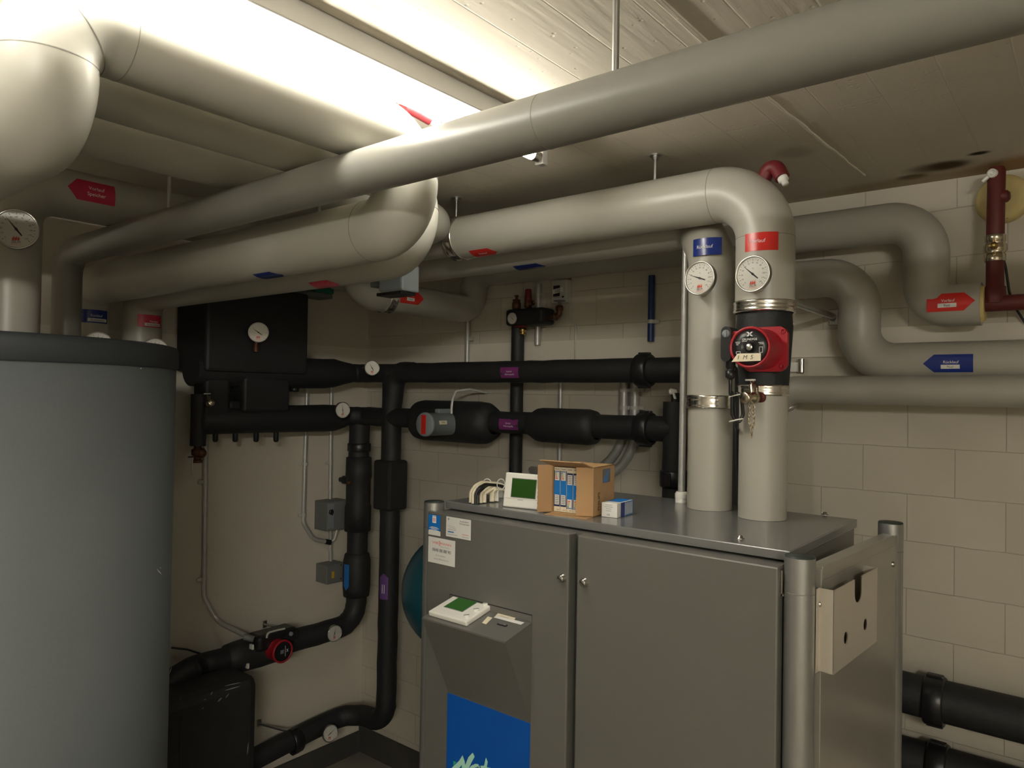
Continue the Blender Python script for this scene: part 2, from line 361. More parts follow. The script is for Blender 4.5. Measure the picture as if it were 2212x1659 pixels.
# hairline crack and a mortar rib: thin ridge of grout under the ceiling
rib = MB()
p0 = onZ(1655, 205, ZC); p1 = onZ(1866, 378, ZC); pp = []
for i in range(25):
    f = i/24; pp.append(p0.lerp(p1, f)+V((random.uniform(-.002, .002), 0, 0)))
rib.tube(pp, [.0035+random.uniform(-.001, .001) for _ in pp], 8)
struct('trim_3', rib, 'concrete')
rib = MB(); p0 = onZ(1425, 0, ZC); p1 = onZ(1530, 86, ZC)+V((0, .1, 0))
rib.box((p0.x-.004, p0.y-.3, ZC-.005), (p0.x+.007, p1.y, ZC+.001), .002)
struct('trim_4', rib, 'concrete')

# ================================================================ ceiling lamps
def lamp(x, y0, y1, label, tube='tube'):
    t = Thing('fluorescent_lamp', label, 'lamp', (x, (y0+y1)/2, ZC-.08))
    t.part('housing', bx((x-.02, y0-.04, ZC-.045), (x+.029, y1+.04, ZC-.001), .004), 'lampbody')
    for y in (y0-.018, y1+.018):
        t.part('socket', bx((x-.014, y-.012, ZC-.090), (x+.010, y+.012, ZC-.043), .003), 'lampbody')
    t.part('tube', MB().cyl((x-.002, y0, ZC-.072), (x-.002, y1, ZC-.072), .013, 16), tube, label='glowing white tube')
    t.part('tube_cap', MB().cyl((x-.002, y1-.022, ZC-.072), (x-.002, y1+.004, ZC-.072), .0137, 16), 'steel')
    t.part('tube_cap', MB().cyl((x-.002, y0-.004, ZC-.072), (x-.002, y0+.022, ZC-.072), .0137, 16), 'steel')
lamp(1.45, -2.5, -1.02, 'unseen fluorescent fill lamp behind the viewer', 'tube_fill')  # unseen lamp added as fill, far stronger than the tube in view
lamp(-1.065, -.08, 1.40, 'bare fluorescent batten lamp on the ceiling above the crossing grey pipe')
# ================================================================ insulated pipes
def seam_ring(t, c, ax, r, parent=None):
    a = V(ax).normalized()
    t.part('seam', MB().tube([V(c)-a*.0007, V(c)+a*.0007], r+.00035, 48), 'seam', parent)
def band(t, c, ax, r, w=.034, parent=None):
    a = V(ax).normalized(); c = V(c)
    prof = [(r-.002, -w/2), (r+.0025, -w/2), (r+.0045, -w/2+.004), (r+.0025, -w/2+.008), (r+.003, -w/2+.011), (r+.003, w/2-.011), (r+.0025, w/2-.008), (r+.0045, w/2-.004), (r+.0025, w/2), (r-.002, w/2)]
    t.part('metal_band', MB().lathe(c, a, prof, 48), 'chrome', parent, 'shiny aluminium band')
def sticker(t, name, mp, L, Hh, mt, tip=0, ends=0, words=(), plaque=None, inkm='inkwhite', label=None, arrow=None, parent=None):
    s = t.part(name, MB().grid(L, Hh, mp, tip, ends), mt, parent, label)
    e = MB()
    for (w, h, mw, at) in words: e.text(w, lambda u, v: mp(u, v, .6), h, mw, at)
    if words: t.part('lettering', e, inkm, s)
    if plaque:
        (pl, ph, at, w) = plaque
        t.part('name_plate', MB().grid(pl, ph, lambda u, v: mp(u, v, .5), off=at, m=4), 'paper', s)
        t.part('plate_lettering', MB().text(w, lambda u, v: mp(u, v, 1.2), ph*.5, pl*.8, at), 'ink', s)
    if arrow:
        d, at, l = arrow; e = MB(); q = lambda u, v: mp(at[0]+d*u, at[1]+v, .9)
        e.poly([(-l/2, -.0012), (l/2-.006, -.0012), (l/2-.006, .0012), (-l/2, .0012)][::d], q); e.poly([(l/2, 0), (l/2-.008, .006), (l/2-.008, -.006)][::d], q)
        t.part('arrow', e, 'ink', s)
    return s
def span(px1, px2, p, ax, r):
    """sticker frame on a pipe lying along ax, between two photo points"""
    a, b = oncyl(*px1, p, ax, r), oncyl(*px2, p, ax, r); ax = V(ax).normalized()
    c = (a+b)/2; k = V(p)+ax*(c-V(p)).dot(ax); return k, (c-k).normalized(), abs((b-a).dot(ax))
ceil_top = {}
# -- the slim pipe across the picture
yA, zA, rA = .90, 2.2605, .0422
A = Thing('insulated_pipe', 'slim grey pipe running right across under the lamp, wall to wall', 'pipe', (-2.557, yA, 0))
A.part('jacket', MB().tube(fillet([(XR, yA, zA), (-2.557, yA, zA+.005), (-2.557, yA, 0)], .075), rA, 40), 'pvc')
seam_ring(A, (onY(1181, 258, yA).x, yA, zA+.003), (1, 0, 0), rA)
# -- the three pipes under the ceiling, running to the left of the lamp
r1 = .068
zP = onX(500, 166, -1.155).z; y3 = 1.055; z3 = onY(740, 512, y3).z
B = Thing('insulated_pipe', 'thick grey ceiling pipe lit white beside the fluorescent tube', 'pipe', (-1.155, .37, z3-r1))
pathB = fillet([(-1.95, .371, 1.93), (-1.95, .371, 2.212), (-1.155, .371, 2.212), (-1.155, .371, zP), (-1.155, y3, zP), (-1.155, y3, z3), (-2.80, y3, z3), (-2.80, y3, 0)], [0, .095, .082, .082, .095, .10, .09, 0], 12)
B.part('jacket', MB().tube(pathB, r1, 48), 'pvcw')
seam_ring(B, (-1.155, .371+.100, zP), (0, 1, 0), r1)
seam_ring(B, (-1.155, .371+.082*(1-.7071), zP-.082*(1-.7071)), (0, .7071, .7071), r1)
seam_ring(B, (-1.155, .371, 2.212+.082), (0, 0, 1), r1)
seam_ring(B, (-1.155, y3, z3+.10), (0, 0, 1), r1)
seam_ring(B, (-1.155-.105, y3, z3), (1, 0, 0), r1)
y4 = 1.243; z4 = onY(640, 629, y4).z+r1
Cc = Thing('insulated_pipe', 'thick grey ceiling pipe second from the tube, looping behind the first', 'pipe', (-1.34, y4, 1.18))
Cc.part('jacket', MB().tube(fillet([(-1.34, YF+.003, zP), (-1.34, y4, zP), (-1.34, y4, z4), (-2.80, y4, z4), (-2.80, y4, 1.25), (-2.80+.729*.63, y4-.684*.63, 1.25)], [0, .095, .10, .09, .10, 0], 12), r1, 48), 'pvcw')
seam_ring(Cc, (-1.34, y4, z4+.10), (0, 0, 1), r1)
D = Thing('insulated_pipe', 'thick grey ceiling pipe third from the tube, in deep shade', 'pipe', (-1.615, 1.0, zP-.058))
D.part('jacket', MB().tube(fillet([(-1.615, YF+.003, zP), (-1.615, 1.635, zP), (-2.17, 1.635, zP)], .085, 12), .058, 40), 'pvcw')
# -- flow pipe of the heat pump: up, over to the left, then down into the tank
xV, yV = -.634, 1.751
z6 = 2.352; xb = onY(985, 505, yV).x
Fl = Thing('insulated_pipe', 'grey flow pipe with red sticker and pump, rising from the lid', 'pipe', (xV, yV, 1.552))
zt1 = onY(1655, 668, yV).z; zb1 = onY(1650, 834, yV).z
Fl.part('jacket', MB().tube([(xV, yV, 1.5525), (xV, yV, zb1)], .056, 48), 'pvcw')
Fl.part('jacket', MB().tube(fillet([(xV, yV, zt1), (xV, yV, z6), (xb, yV, z6)], .125, 14), .0690, 48), 'pvcw')
Fl.part('jacket', MB().tube(fillet([(xb+.01, yV, z6), (-2.227, yV, z6), (-2.227, .65, zP), (-2.227, .65, 1.93)], .10, 12), .0545, 40), 'pvcw')
Fl.part('jacket', MB().tube(fillet([(-2.227, 1.30, zP), (-2.227, .65, zP), (-2.227, .65, 1.945)], .10, 12), r1, 40), 'pvcw')
seam_ring(Fl, (xV, yV, z6-.125), (0, 0, 1), .069); seam_ring(Fl, (xV-.125, yV, z6), (1, 0, 0), .069)
band(Fl, (xb+.02, yV, z6), (1, 0, 0), .0690, .040)
band(Fl, (xV, yV, onY(1655, 659, yV-.05).z), (0, 0, 1), .0690, .028)
band(Fl, (xV, yV, onY(1650, 843, yV-.05).z), (0, 0, 1), .0560, .026)
zc0, zc1 = zb1-.006, zt1+.004
Fl.part('black_sleeve', MB().tube([(xV, yV, zc0), (xV, yV, zc0+.02), (xV, yV, zc1-.05), (xV, yV, zc1)], [.057, .0585, .066, .062], 40), 'foam', label='black rubber sleeve round the pump')
# -- return pipe of the heat pump
yR = 1.80; xRk = onY(1537, 700, yR).x
z7 = 2.321; y7 = 1.905
Re = Thing('insulated_pipe', 'grey return pipe with blue sticker, second riser on the lid', 'pipe', (xRk, yR, 1.552))
zb2 = onY(1537, 868, yR).z
Re.part('jacket', MB().tube([(xRk, yR, 1.5525), (xRk, yR, zb2)], .0565, 48), 'pvcw')
Re.part('jacket', MB().tube(fillet([(xRk, yR, zb2), (xRk, yR, z7-.115), (xRk-.09, y7, z7), (-1.6, y7+.015, z7), (-2.58, y7+.03, z7), (-2.58, y7+.03, ZC)], [0, .09, .09, .3, .09, 0], 12), .0600, 44), 'pvcw')
band(Re, (xRk, yR, onY(1537, 868, yR-.05).z), (0, 0, 1), .0600, .034)
# -- pool pipes on the back wall
yQ, rQ = 2.355, .0590
zq = onY(1722, 507, yQ).z; xq1 = onY(2001, 560, yQ).x; zq2 = onY(2060, 660, yQ).z; xq2 = onY(2121, 660, yQ).x
Q = Thing('insulated_pipe', 'grey pool flow pipe along the back wall with a red arrow sticker', 'pipe', (xq2, yQ, zq2-rQ))
Q.part('jacket', MB().tube(fillet([(-2.135, 1.715, z6-.02), (-2.135, 1.715, 2.206), (-2.135, yQ, 2.206), (-2.135, yQ, zq), (xq1, yQ, zq), (xq1, yQ, zq2), (xq2, yQ, zq2)], [0, .085, .075, .075, .10, .062, 0], 10), rQ, 40), 'pvcm')
Q.part('foam_end', MB().tube([(xq2, yQ, zq2), (xq2+.008, yQ, zq2)], [.052, .047], 30), 'pufoam', label='yellow foam edge at the cut end')
band(Q, (-2.135, onX(832, 648, -2.135).y, 2.206), (0, 1, 0), rQ, .04)
zr = onY(1722, 606, yQ).z; xr = onY(1856, 700, yQ).x; zr2 = onY(2060, 783, yQ).z
Q2 = Thing('insulated_pipe', 'grey pool return pipe stepping down below the pool flow pipe', 'pipe', (xr, yQ, zr2-rQ))
Q2.part('jacket', MB().tube(fillet([(-.80, 2.0, zr), (-.80, yQ, zr), (xr, yQ, zr), (xr, yQ, zr2), (XR, yQ, zr2)], [0, .09, .10, .10, 0], 10), rQ, 40), 'pvcm')
yG, rG = 2.295, .0420
zg = onY(1950, 843.5, yG).z
Gp = Thing('insulated_pipe', 'lowest grey pipe on the back wall, straight and slim, right of the risers', 'pipe', (-.70, yG, .6))
Gp.part('jacket', MB().tube(fillet([(XR, yG, zg), (-.80, yG, zg), (-.80, yG, 0)], .08, 10), rG, 32), 'pvcm')
# pipe stickers
c, n, L = span((2002, 653), (2106, 651), (0, yQ, zq2), (1, 0, 0), rQ)
sticker(Q, 'direction_sticker', wrapx(c, X_, n, rQ, .0016), L, .050, 'sred', .026, 1, [('Vorlauf', .0075, .07, (-.006, .004))], (.045, .011, (-.008, -.009), 'Pool'), label='red arrow sticker')
c, n, L = span((1994, 786), (2102, 784), (0, yQ, zr2), (1, 0, 0), rQ)
sticker(Q2, 'direction_sticker', wrapx(c, X_, n, rQ), L, .050, 'sblue', .026, -1, [('Rücklauf', .0075, .07, (.008, .004))], (.045, .011, (.006, -.009), 'Pool'), label='blue arrow sticker')
c, n, L = span((865, 640), (915, 645), (-2.135, 0, 2.206), (0, 1, 0), rQ)
sticker(Q, 'direction_sticker', wrapx(c, Y_, n, rQ), L, .052, 'sred', .026, 1, [('Vorlauf', .007, .06, (-.006, .006))], (.04, .012, (-.008, -.008), 'Pool'), label='red arrow sticker')
def vsticker(t, u0, u1, v, c0, r, H, mt, words, plaque=None):
    a = oncyl(u0, v, c0, Z_, r); b = oncyl(u1, v, c0, Z_, r); c = V((c0[0], c0[1], (a.z+b.z)/2))
    na, nb = V((a.x-c.x, a.y-c.y, 0)), V((b.x-c.x, b.y-c.y, 0)); L = na.angle(nb)*r
    return sticker(t, 'direction_sticker', wrapz(c, (na.normalized()+nb.normalized()), r), L, H, mt, words=words, plaque=plaque)
vsticker(Re, 1498, 1559, 534, (xRk, yR, 0), .0600, .044, 'sblue', [('Rücklauf', .0085, .06, (-.004, .000))])
vsticker(Fl, 1610, 1681, 523, (xV, yV, 0), .0690, .043, 'sred', [('Vorlauf', .0085, .06, (-.008, .002))])
vsticker(B, 174, 231, 684, (-2.80, y3, 0), r1, .046, 'sblue', [('Rücklauf', .008, .06, (.004, .003))], (.066, .0115, (.008, -.0125), 'Bodenheizung'))
vsticker(Cc, 297, 347, 694, (-2.80, y4, 0), r1, .046, 'spink', [('Vorlauf', .008, .06, (.01, -.001))], (.062, .0115, (.008, -.0135), 'Bodenheizung'))
c, n, L = span((146, 404), (249, 422), (-2.227, 0, zP), (0, 1, 0), r1)
sticker(Fl, 'direction_sticker', wrapx(c, Y_, n, r1), L, .058, 'spink', .025, -1, [('Vorlauf', .0095, .08, (.012, .008)), ('Speicher', .0095, .08, (.012, -.008))], label='pink arrow sticker')
c, n, L = span((1015, 545), (1079, 546), (0, yV, z6), (1, 0, 0), .069)
sticker(Fl, 'direction_sticker', wrapx(c, X_, (n+V((0, 0, -.08))).normalized(), .069), L, .045, 'sred', .025, 1, [('Vorlauf', .008, .06, (-.006, .002))], label='red arrow sticker')
c, n, L = span((1102, 565), (1169, 563), (-1.6, y7+.015, z7), (1, -.0153, 0), .06)
sticker(Re, 'direction_sticker', wrapx(c, (1, -.0153, 0), (n+V((0, .45, -.75))).normalized(), .06), L, .045, 'sblue', .025, 1, label='blue arrow sticker')
c, n, L = span((556, 598), (616, 594), (0, y3, z3), (1, 0, 0), r1)
sticker(B, 'direction_sticker', wrapx(c, X_, n, r1), L, .045, 'sblue', .025, 1, label='blue arrow sticker')
c, n, L = span((675, 617), (736, 614), (0, y4, z4), (1, 0, 0), r1)
sticker(Cc, 'direction_sticker', wrapx(c, X_, n, r1), L, .045, 'spink', .025, 1, label='pink arrow sticker')

# -- hanger rods under the ceiling
def rod(p, z0, label):
    t = Thing('hanger_rod', label, 'rod', (p.x, p.y, z0), 'threaded rods holding the pipes to the ceiling')
    t.part('threaded_rod', MB().cyl((p.x, p.y, z0), (p.x, p.y, ZC-.003), .0052, 12), 'galv')
    t.part('washer', MB().cyl((p.x, p.y, ZC-.004), (p.x, p.y, ZC), .016, 20), 'galv')
    t.part('nut', MB().cyl((p.x, p.y, ZC-.013), (p.x, p.y, ZC-.003), .0095, 6), 'galv')
rod(V((onZ(980, 425, ZC).x, yV, 0)), z6+.068, 'steel hanger rod above the aluminium band of the flow pipe')
rod(V((onZ(1410, 331, ZC).x, yV, 0)), z6+.068, 'steel hanger rod above the middle of the grey flow pipe')
rod(V((onY(1330, 100, yA).x, yA, 0)), zA+rA-.001, 'long steel hanger rod on the slim crossing pipe')
rod(V((-1.175, onZ(741, 170, ZC).y, 0)), zP+r1-.002, 'short steel hanger rod at the brightly lit pipe beside the tube')
rod(V((onY(365, 440, yA).x, yA, 0)), zA+.05, 'thin steel hanger rod on the shaded end of the slim crossing pipe')
rod(V((onY(689, 440, y3).x, y3, 0)), z3+r1-.001, 'thin steel hanger rod on the looping pipe below the slim crossing pipe')
# -- red air vents
def air_vent(pts, r, tip, label):
    t = Thing('air_vent', label, 'valve', min(pts, key=lambda p: p[2]))
    t.part('stub', MB().tube(fillet(pts, .02, 6), [r]*(len(fillet(pts, .02, 6))), 18), 'redcap')
    d = (V(pts[-1])-V(pts[-2])).normalized(); e = V(pts[-1])
    t.part('tap', MB().lathe(e-d*.003, d, [(r*.7, 0), (r*.7, .012), (r*.45, .013), (r*.45, .024), (0, .024)], 14), 'white', label='white plastic tap')
zr0 = z6+.03
air_vent([onY(1648, 392, yV), onY(1660, 363, yV), onY(1678, 361, yV-.005), onY(1690, 384, yV-.012)], .0175, 1, 'dark red air vent on the elbow of the grey flow pipe')
air_vent([(-1.155, y3-.03, zP+.03), onZ(872, 232, 2.452), onZ(895, 238, 2.447), onZ(930, 258, 2.436)], .0135, 1, 'pale red air vent on the elbow beside the fluorescent tube')
# ================================================================ buffer tank
TX, TY, TR, TZ = -2.04, .53, .425, 1.945
tk = Thing('buffer_tank', 'tall grey cylindrical tank with dark lid at the left', 'tank', (TX, TY, 0))
tk.part('jacket', MB().lathe((TX, TY, 0), Z_, [(0, 0), (TR, 0), (TR, TZ-.055), (0, TZ-.055)], 96), 'tank')
tk.part('lid', MB().lathe((TX, TY, TZ-.057), Z_, [(TR+.002, 0), (TR+.006, .003), (TR+.006, .042), (TR+.002, .053), (TR-.012, .057), (0, .057)], 96), 'tanktop', label='dark lid')

sc_ = MB()
for (u0, v0, u1, v1, w) in ((338, 1228, 350, 1242, .002), (366, 1456, 371, 1440, .0025), (303, 795, 306, 797, .002), (345, 1225, 348, 1228, .0015)):
    p, q = oncyl(u0, v0, (TX, TY, 0), Z_, TR+.0008), oncyl(u1, v1, (TX, TY, 0), Z_, TR+.0008); t_ = (q-p).cross(p-V((TX, TY, p.z))).normalized()*w
    sc_.add([p, p.lerp(q, .4)+t_, q, p.lerp(q, .6)-t_], [[0, 1, 2, 3]])
tk.part('scuff_marks', sc_, 'paper', label='pale scuff marks')

# ================================================================ heat pump cabinet
CL, CR, CF, CB, ZT = -1.372, -.422, 1.375, 1.905, 1.552
hp = Thing('heat_pump', 'grey metallic heat pump cabinet with two doors and lid', 'machine', ((CL+CR)/2, (CF+CB)/2, 0))
hp.part('carcass', bx((CL+.012, CF+.004, .02), (CR-.040, CB-.01, ZT-.024)), 'case')
hp.part('lid', bx((-1.359, 1.405, ZT-.0195), (-.455, 1.895, ZT), .0025), 'lid', label='grey lid')
for (u, v, h) in ((1599, 1163, 0), (1782, 1112, 0), (1029, 1084, 0)):
    p = onZ(u, v, ZT); hp.part('screw', MB().lathe((p.x, p.y, ZT), Z_, [(.0085, 0), (.0085, .0015), (.005, .002), (.005, .0055), (.003, .007), (0, .007)], 14), 'steel')
for (x, y) in ((CL, CF), (CR-.005, CF), (-.384, CB), (CL, CB)):
    p = hp.part('post', MB().tube([(x, y, 0), (x, y, ZT-.0015)], .0272, 40), 'post', label='round aluminium corner post')
    hp.part('post_cap', MB().lathe((x, y, ZT-.002), Z_, [(.0265, 0), (.026, .003), (0, .0035)], 32), 'cap', p)
    hp.part('joint', MB().tube([(x, y, ZT-.066), (x, y, ZT-.0645)], .0275, 40), 'seam', p)
YD = 1.343
def door(x0, x1, name):
    m = MB().box((x0, YD, .06), (x1, YD+.030, 1.532), .0035)
    return hp.part('door', m, 'case')
xdl, xd1, xd2, xdr = -1.364, onY(1229.5, 1160, YD).x, onY(1247, 1160, YD).x, onY(1681, 1223, YD).x
dl = door(xdl, xd1, 'l'); dr = door(xd2, xdr, 'r')
hp.part('hinge', MB().box((xdr-.002, YD+.012, 1.478), (xdr+.006, YD+.028, 1.482)).box((xdr+.001, YD+.012, 1.478), (xdr+.004, YD+.016, 1.524)), 'steel', dr)
for (u, v, d) in ((1211, 1250, dl), (1259, 1259, dr)):
    p = onY(u, v, YD-.008)
    k = hp.part('knob', MB().lathe((p.x, YD+.001, p.z), (0, -1, 0), [(.0095, 0), (.0095, .003), (.0078, .004), (.0078, .0115), (.0070, .0125), (0, .0125)], 24), 'steel', d)
    hp.part('slot', MB().box((-.0072, -.0011, .0118), (.0072, .0011, .0129), 0, (X_*.8-Z_*.6, Z_*.8+X_*.6, -Y_), V((p.x, YD+.001, p.z))), 'ink', k)
# console on the left door
xcl, xcr = onY(968, 1500, YD).x, onY(1146, 1556, YD).x
zb = (onY(968, 1500, YD).z+onY(1145, 1558, YD).z)/2
zt = (onY(972, 1302, YD).z+onY(1151, 1334, YD).z)/2-.003
fa, fb = onX(914, 1336, xcl), onX(1090, 1384, xcr); yf = (fa.y+fb.y)/2; zf = (fa.z+fb.z)/2
prof = [(YD+.001, zb), (yf, zf-.0035), (yf, zf), (YD+.001, zt)]
cs = hp.part('console', MB().add([V((x, y, z)) for x in (xcl, xcr) for (y, z) in prof], [[3, 2, 1, 0], [4, 5, 6, 7], [0, 1, 5, 4], [1, 2, 6, 5], [2, 3, 7, 6], [3, 0, 4, 7]]), 'case', dl, 'sloping console')
zs = onY(977, 1284, YD).z
hp.part('recess', bx((xcl, YD-.0008, zt), (xcr, YD+.004, zs)), 'blackm', dl)
hp.part('recess_liner', bx((xcl+.0018, YD-.0012, zt), (xcr, YD+.002, zs-.002)), 'case', dl)
ex = X_; ey = V((0, YD-yf, zt-zf)).normalized(); ez = ex.cross(ey)
tl = ((YD-yf)**2+(zt-zf)**2)**.5; cw = xcr-xcl
O = V((xcl, yf, zf))
def deck(u, v):
    """photo pixel -> (x, y) on the console's sloping top"""
    d = ray(u, v); t = (O-EYE).dot(ez)/d.dot(ez); p = EYE+d*t-O; return p.dot(ex), p.dot(ey)
# controller on the console
dp = [deck(*p) for p in ((935, 1332), (1016, 1358), (1064, 1309), (982, 1290))]
ux0, ux1 = (dp[0][0]+dp[3][0])/2, (dp[1][0]+dp[2][0])/2; vy0, vy1 = (dp[0][1]+dp[1][1])/2, (dp[2][1]+dp[3][1])/2
ct = Thing('room_controller', 'white controller with green screen set into the sloping console', 'controller', O+ex*ux0+ey*vy0)
ct.part('housing', MB().box((ux0, vy0, .0003), (ux1, vy1, .013), .003, (ex, ey, ez), O), 'white')
dq = [deck(*p) for p in ((965, 1323), (1005, 1333), (1027, 1311), (988, 1301))]
def inset(th, o0, ax, x0, x1, y0, y1, zt_, mt, name='screen', parent=None):
    f = th.part('screen_frame', MB().box((x0-.002, y0-.002, zt_-.004), (x1+.002, y1+.002, zt_+.0006), .0008, ax, o0), 'boxgrey', parent)
    return th.part(name, MB().box((x0, y0, zt_-.004), (x1, y1, zt_+.0010), 0, ax, o0), mt, f)
inset(ct, O, (ex, ey, ez), (dq[0][0]+dq[3][0])/2, (dq[1][0]+dq[2][0])/2, (dq[0][1]+dq[1][1])/2, (dq[2][1]+dq[3][1])/2, .013, 'lcdlit')
for f in (.18, .5, .8):
    p = O+ex*(ux1-(ux1-ux0)*.12)+ey*(vy0+(vy1-vy0)*f)+ez*.0125
    ct.part('knob', MB().lathe(p, ez, [(.0075, 0), (.0072, .004), (.005, .005), (0, .005)], 20), 'white')
    ct.part('knob_mark', MB().box((-.0065, -.001, .0048), (.0065, .001, .0062), 0, (ex*.8+ey*.6, ey*.8-ex*.6, ez), p), 'inkgrey')
mp = flat(O, ex, ey, .0006)
def deckbox(u0, v0, u1, v1): a, b = deck(u0, v0), deck(u1, v1); return (a[0]+b[0])/2, (a[1]+b[1])/2
q = [deck(*p) for p in ((1066, 1334), (1125, 1350), (1133, 1345), (1073, 1330))]
lab = hp.part('paper_strip', MB().add([O+ex*a+ey*b+ez*.0005 for a, b in q], [[0, 1, 2, 3]]), 'boxwhite', cs)
q = [deck(*p) for p in ((1070, 1331), (1111, 1340), (1121, 1326), (1084, 1318))]
lab2 = hp.part('paper_note', MB().add([O+ex*a+ey*b+ez*.0009 for a, b in q], [[0, 1, 2, 3]]), 'tape', cs)
e = MB()
for k in range(3):
    a = deck(1090, 1324+5*k); e.add([O+ex*(a[0]+x)+ey*(a[1]+y)+ez*.0013 for x, y in ((-.012, -.0006), (.012, -.0006), (.012, .0006), (-.012, .0006))], [[0, 1, 2, 3]])
hp.part('handwriting', e, 'inkgrey', cs)
q = [deck(*p) for p in ((1041, 1346), (1050, 1349), (1064, 1335), (1054, 1332))]
hp.part('paper_tag', MB().add([O+ex*a+ey*b+ez*.0006 for a, b in q], [[0, 1, 2, 3]]), 'tape', cs)
a0, b0 = deck(1085, 1350)
sw = hp.part('switch_plate', MB().box((a0-.0135, b0-.004, -.001), (a0+.0135, b0+.004, .0018), .0008, (ex, ey, ez), O), 'black', cs)
hp.part('switch', MB().box((a0-.0105, b0-.0022, .001), (a0-.001, b0+.0022, .0032), .0005, (ex, ey, ez), O).box((a0+.001, b0-.0022, .001), (a0+.0105, b0+.0022, .0032), .0005, (ex, ey, ez), O), 'boxgrey', cs)
# blue panel with lettering
bp = hp.part('blue_panel', bx((xcl-.001, YD-.0015, .55), (xcr, YD+.002, zb), .0005), 'bluepanel', dl, 'blue panel')
pf = lambda u, v: onY(u, v, YD-.0018)
def strokes(name, polys, mt, lift=0.):
    e = MB()
    for pl in polys:
        q = [pf(*p) for p in pl]; q = [V((p.x, YD-.0019-lift, p.z)) for p in q]; e.add(q, [list(range(len(q)))])
    hp.part(name, e, mt, dl)
T6 = lambda pts: [(920+x/6.506, 1580+y/6.506) for x, y in pts]
strokes('lettering', [T6([(355, 520), (470, 410), (518, 332), (548, 420), (556, 470), (600, 360), (660, 297), (688, 352), (640, 440), (590, 560), (560, 640), (530, 600), (505, 470), (450, 540), (400, 600)]),
                      T6([(600, 600), (610, 520), (640, 480), (700, 452), (745, 462), (740, 520), (700, 505), (665, 545), (655, 610), (665, 670), (700, 695), (735, 660), (745, 700), (760, 745), (715, 735), (670, 750), (625, 715), (605, 660)]),
                      T6([(715, 500), (760, 480), (752, 600), (765, 700), (800, 735), (760, 750), (725, 700), (712, 600)]),
                      T6([(770, 480), (820, 480), (846, 362), (872, 430), (858, 500), (925, 512), (850, 530), (850, 680), (890, 715), (870, 745), (825, 730), (810, 680), (815, 535), (775, 530)])], 'mint', .0006)
strokes('lettering_shadow', [T6([(385, 415), (432, 432), (385, 490)]), T6([(455, 600), (512, 470), (530, 600), (520, 660), (450, 660)])], 'mintd', 0.)
# stickers on the left door
def card(name, x0, v0, x1, v1, x2, v2, mt, lift, label=None):
    a, b = pf(x0, v0), pf(x1, v1); z1 = a.z; x_0, x_1 = a.x, b.x; z0 = pf(x2, v2).z
    o = hp.part(name, MB().add([V((x_0, YD-lift, z0)), V((x_1, YD-lift, z0)), V((x_1, YD-lift, z1)), V((x_0, YD-lift, z1))], [[0, 1, 2, 3]]), mt, dl, label)
    return o, x_0, x_1, z0, z1
def write(parts, x0, x1, z0, z1, lift, name='lettering'):
    by = {}
    for (w, fx, fz, h, mw, mt) in parts:
        e = by.setdefault(mt, MB()); W_, H_ = x1-x0, z1-z0
        fm = flat(V((x0+W_*fx, YD-lift, z0+H_*fz)), X_, Z_, .0002)
        if w.startswith('#'):
            e.grid(W_*mw, H_*h, fm, n=1, m=1)
        else: e.text(w, fm, H_*h, W_*mw)
    for mt, e in by.items(): hp.part(name, e, mt, dl)
_, a, b, c, d = card('blue_sticker', 925, 1110, 951, 1115, 925, 1148, 'sazure', .0009, 'blue and white sticker')
write([('#', .5, .30, .03, .55, 'inkwhite'), ('#', .5, .24, .03, .8, 'inkwhite'), ('#', .5, .18, .03, .5, 'inkwhite'), ('#', .5, .12, .03, .8, 'inkwhite'), ('#', .5, .94, .04, .3, 'inkwhite'), ('#', .5, .72, .36, .32, 'inkwhite')], a, b, c, d, .0010)
write([('#', .44, .72, .22, .05, 'inkred'), ('#', .56, .72, .22, .05, 'inkred')], a, b, c, d, .0014, 'emblem')
card('sticker_foot', 925, 1144, 951, 1148, 925, 1154, 'paper', .0010)
_, a, b, c, d = card('white_sticker', 963.5, 1115, 1017, 1121, 963, 1158, 'paper', .0008, 'white service card')
write([('Kundendienst', .74, .86, .075, .46, 'ink'), ('Wärmepumpen', .74, .74, .075, .46, 'ink'), ('Wartung / Service', .22, .55, .045, .36, 'inkgrey'), ('Tel. 0848 88 88 90', .26, .46, .045, .44, 'inkgrey'), ('VIESSMANN', .78, .22, .06, .28, 'inkred'),
       ('#', .20, .25, .07, .25, 'inkblue'), ('#', .26, .12, .02, .42, 'inkgrey'), ('#', .78, .10, .02, .28, 'inkgrey'), ('#', .10, .88, .10, .04, 'inkgrey'), ('#', .24, .37, .02, .34, 'inkgrey')], a, b, c, d, .0009)
_, a, b, c, d = card('phone_sticker', 925, 1158, 983, 1166, 925, 1213, 'paper', .0008, 'silver sticker with a red maker name')
write([('VIE', .265, .80, .085, -.24, 'inkred'), ('MANN', .655, .80, .085, -.39, 'inkred'), ('S', .425, .845, .085, -.065, 'inkred'), ('S', .425, .745, .085, -.065, 'inkred'), ('0848 88 88 90', .5, .52, .12, .80, 'ink'),
       ('climate of innovation', .62, .68, .04, .45, 'inkgrey'), ('24h-Servicehotline', .47, .32, .05, .56, 'inkgrey'), ('service-ch@viessmann.com', .5, .18, .05, .82, 'inkgrey')], a, b, c, d, .0009)
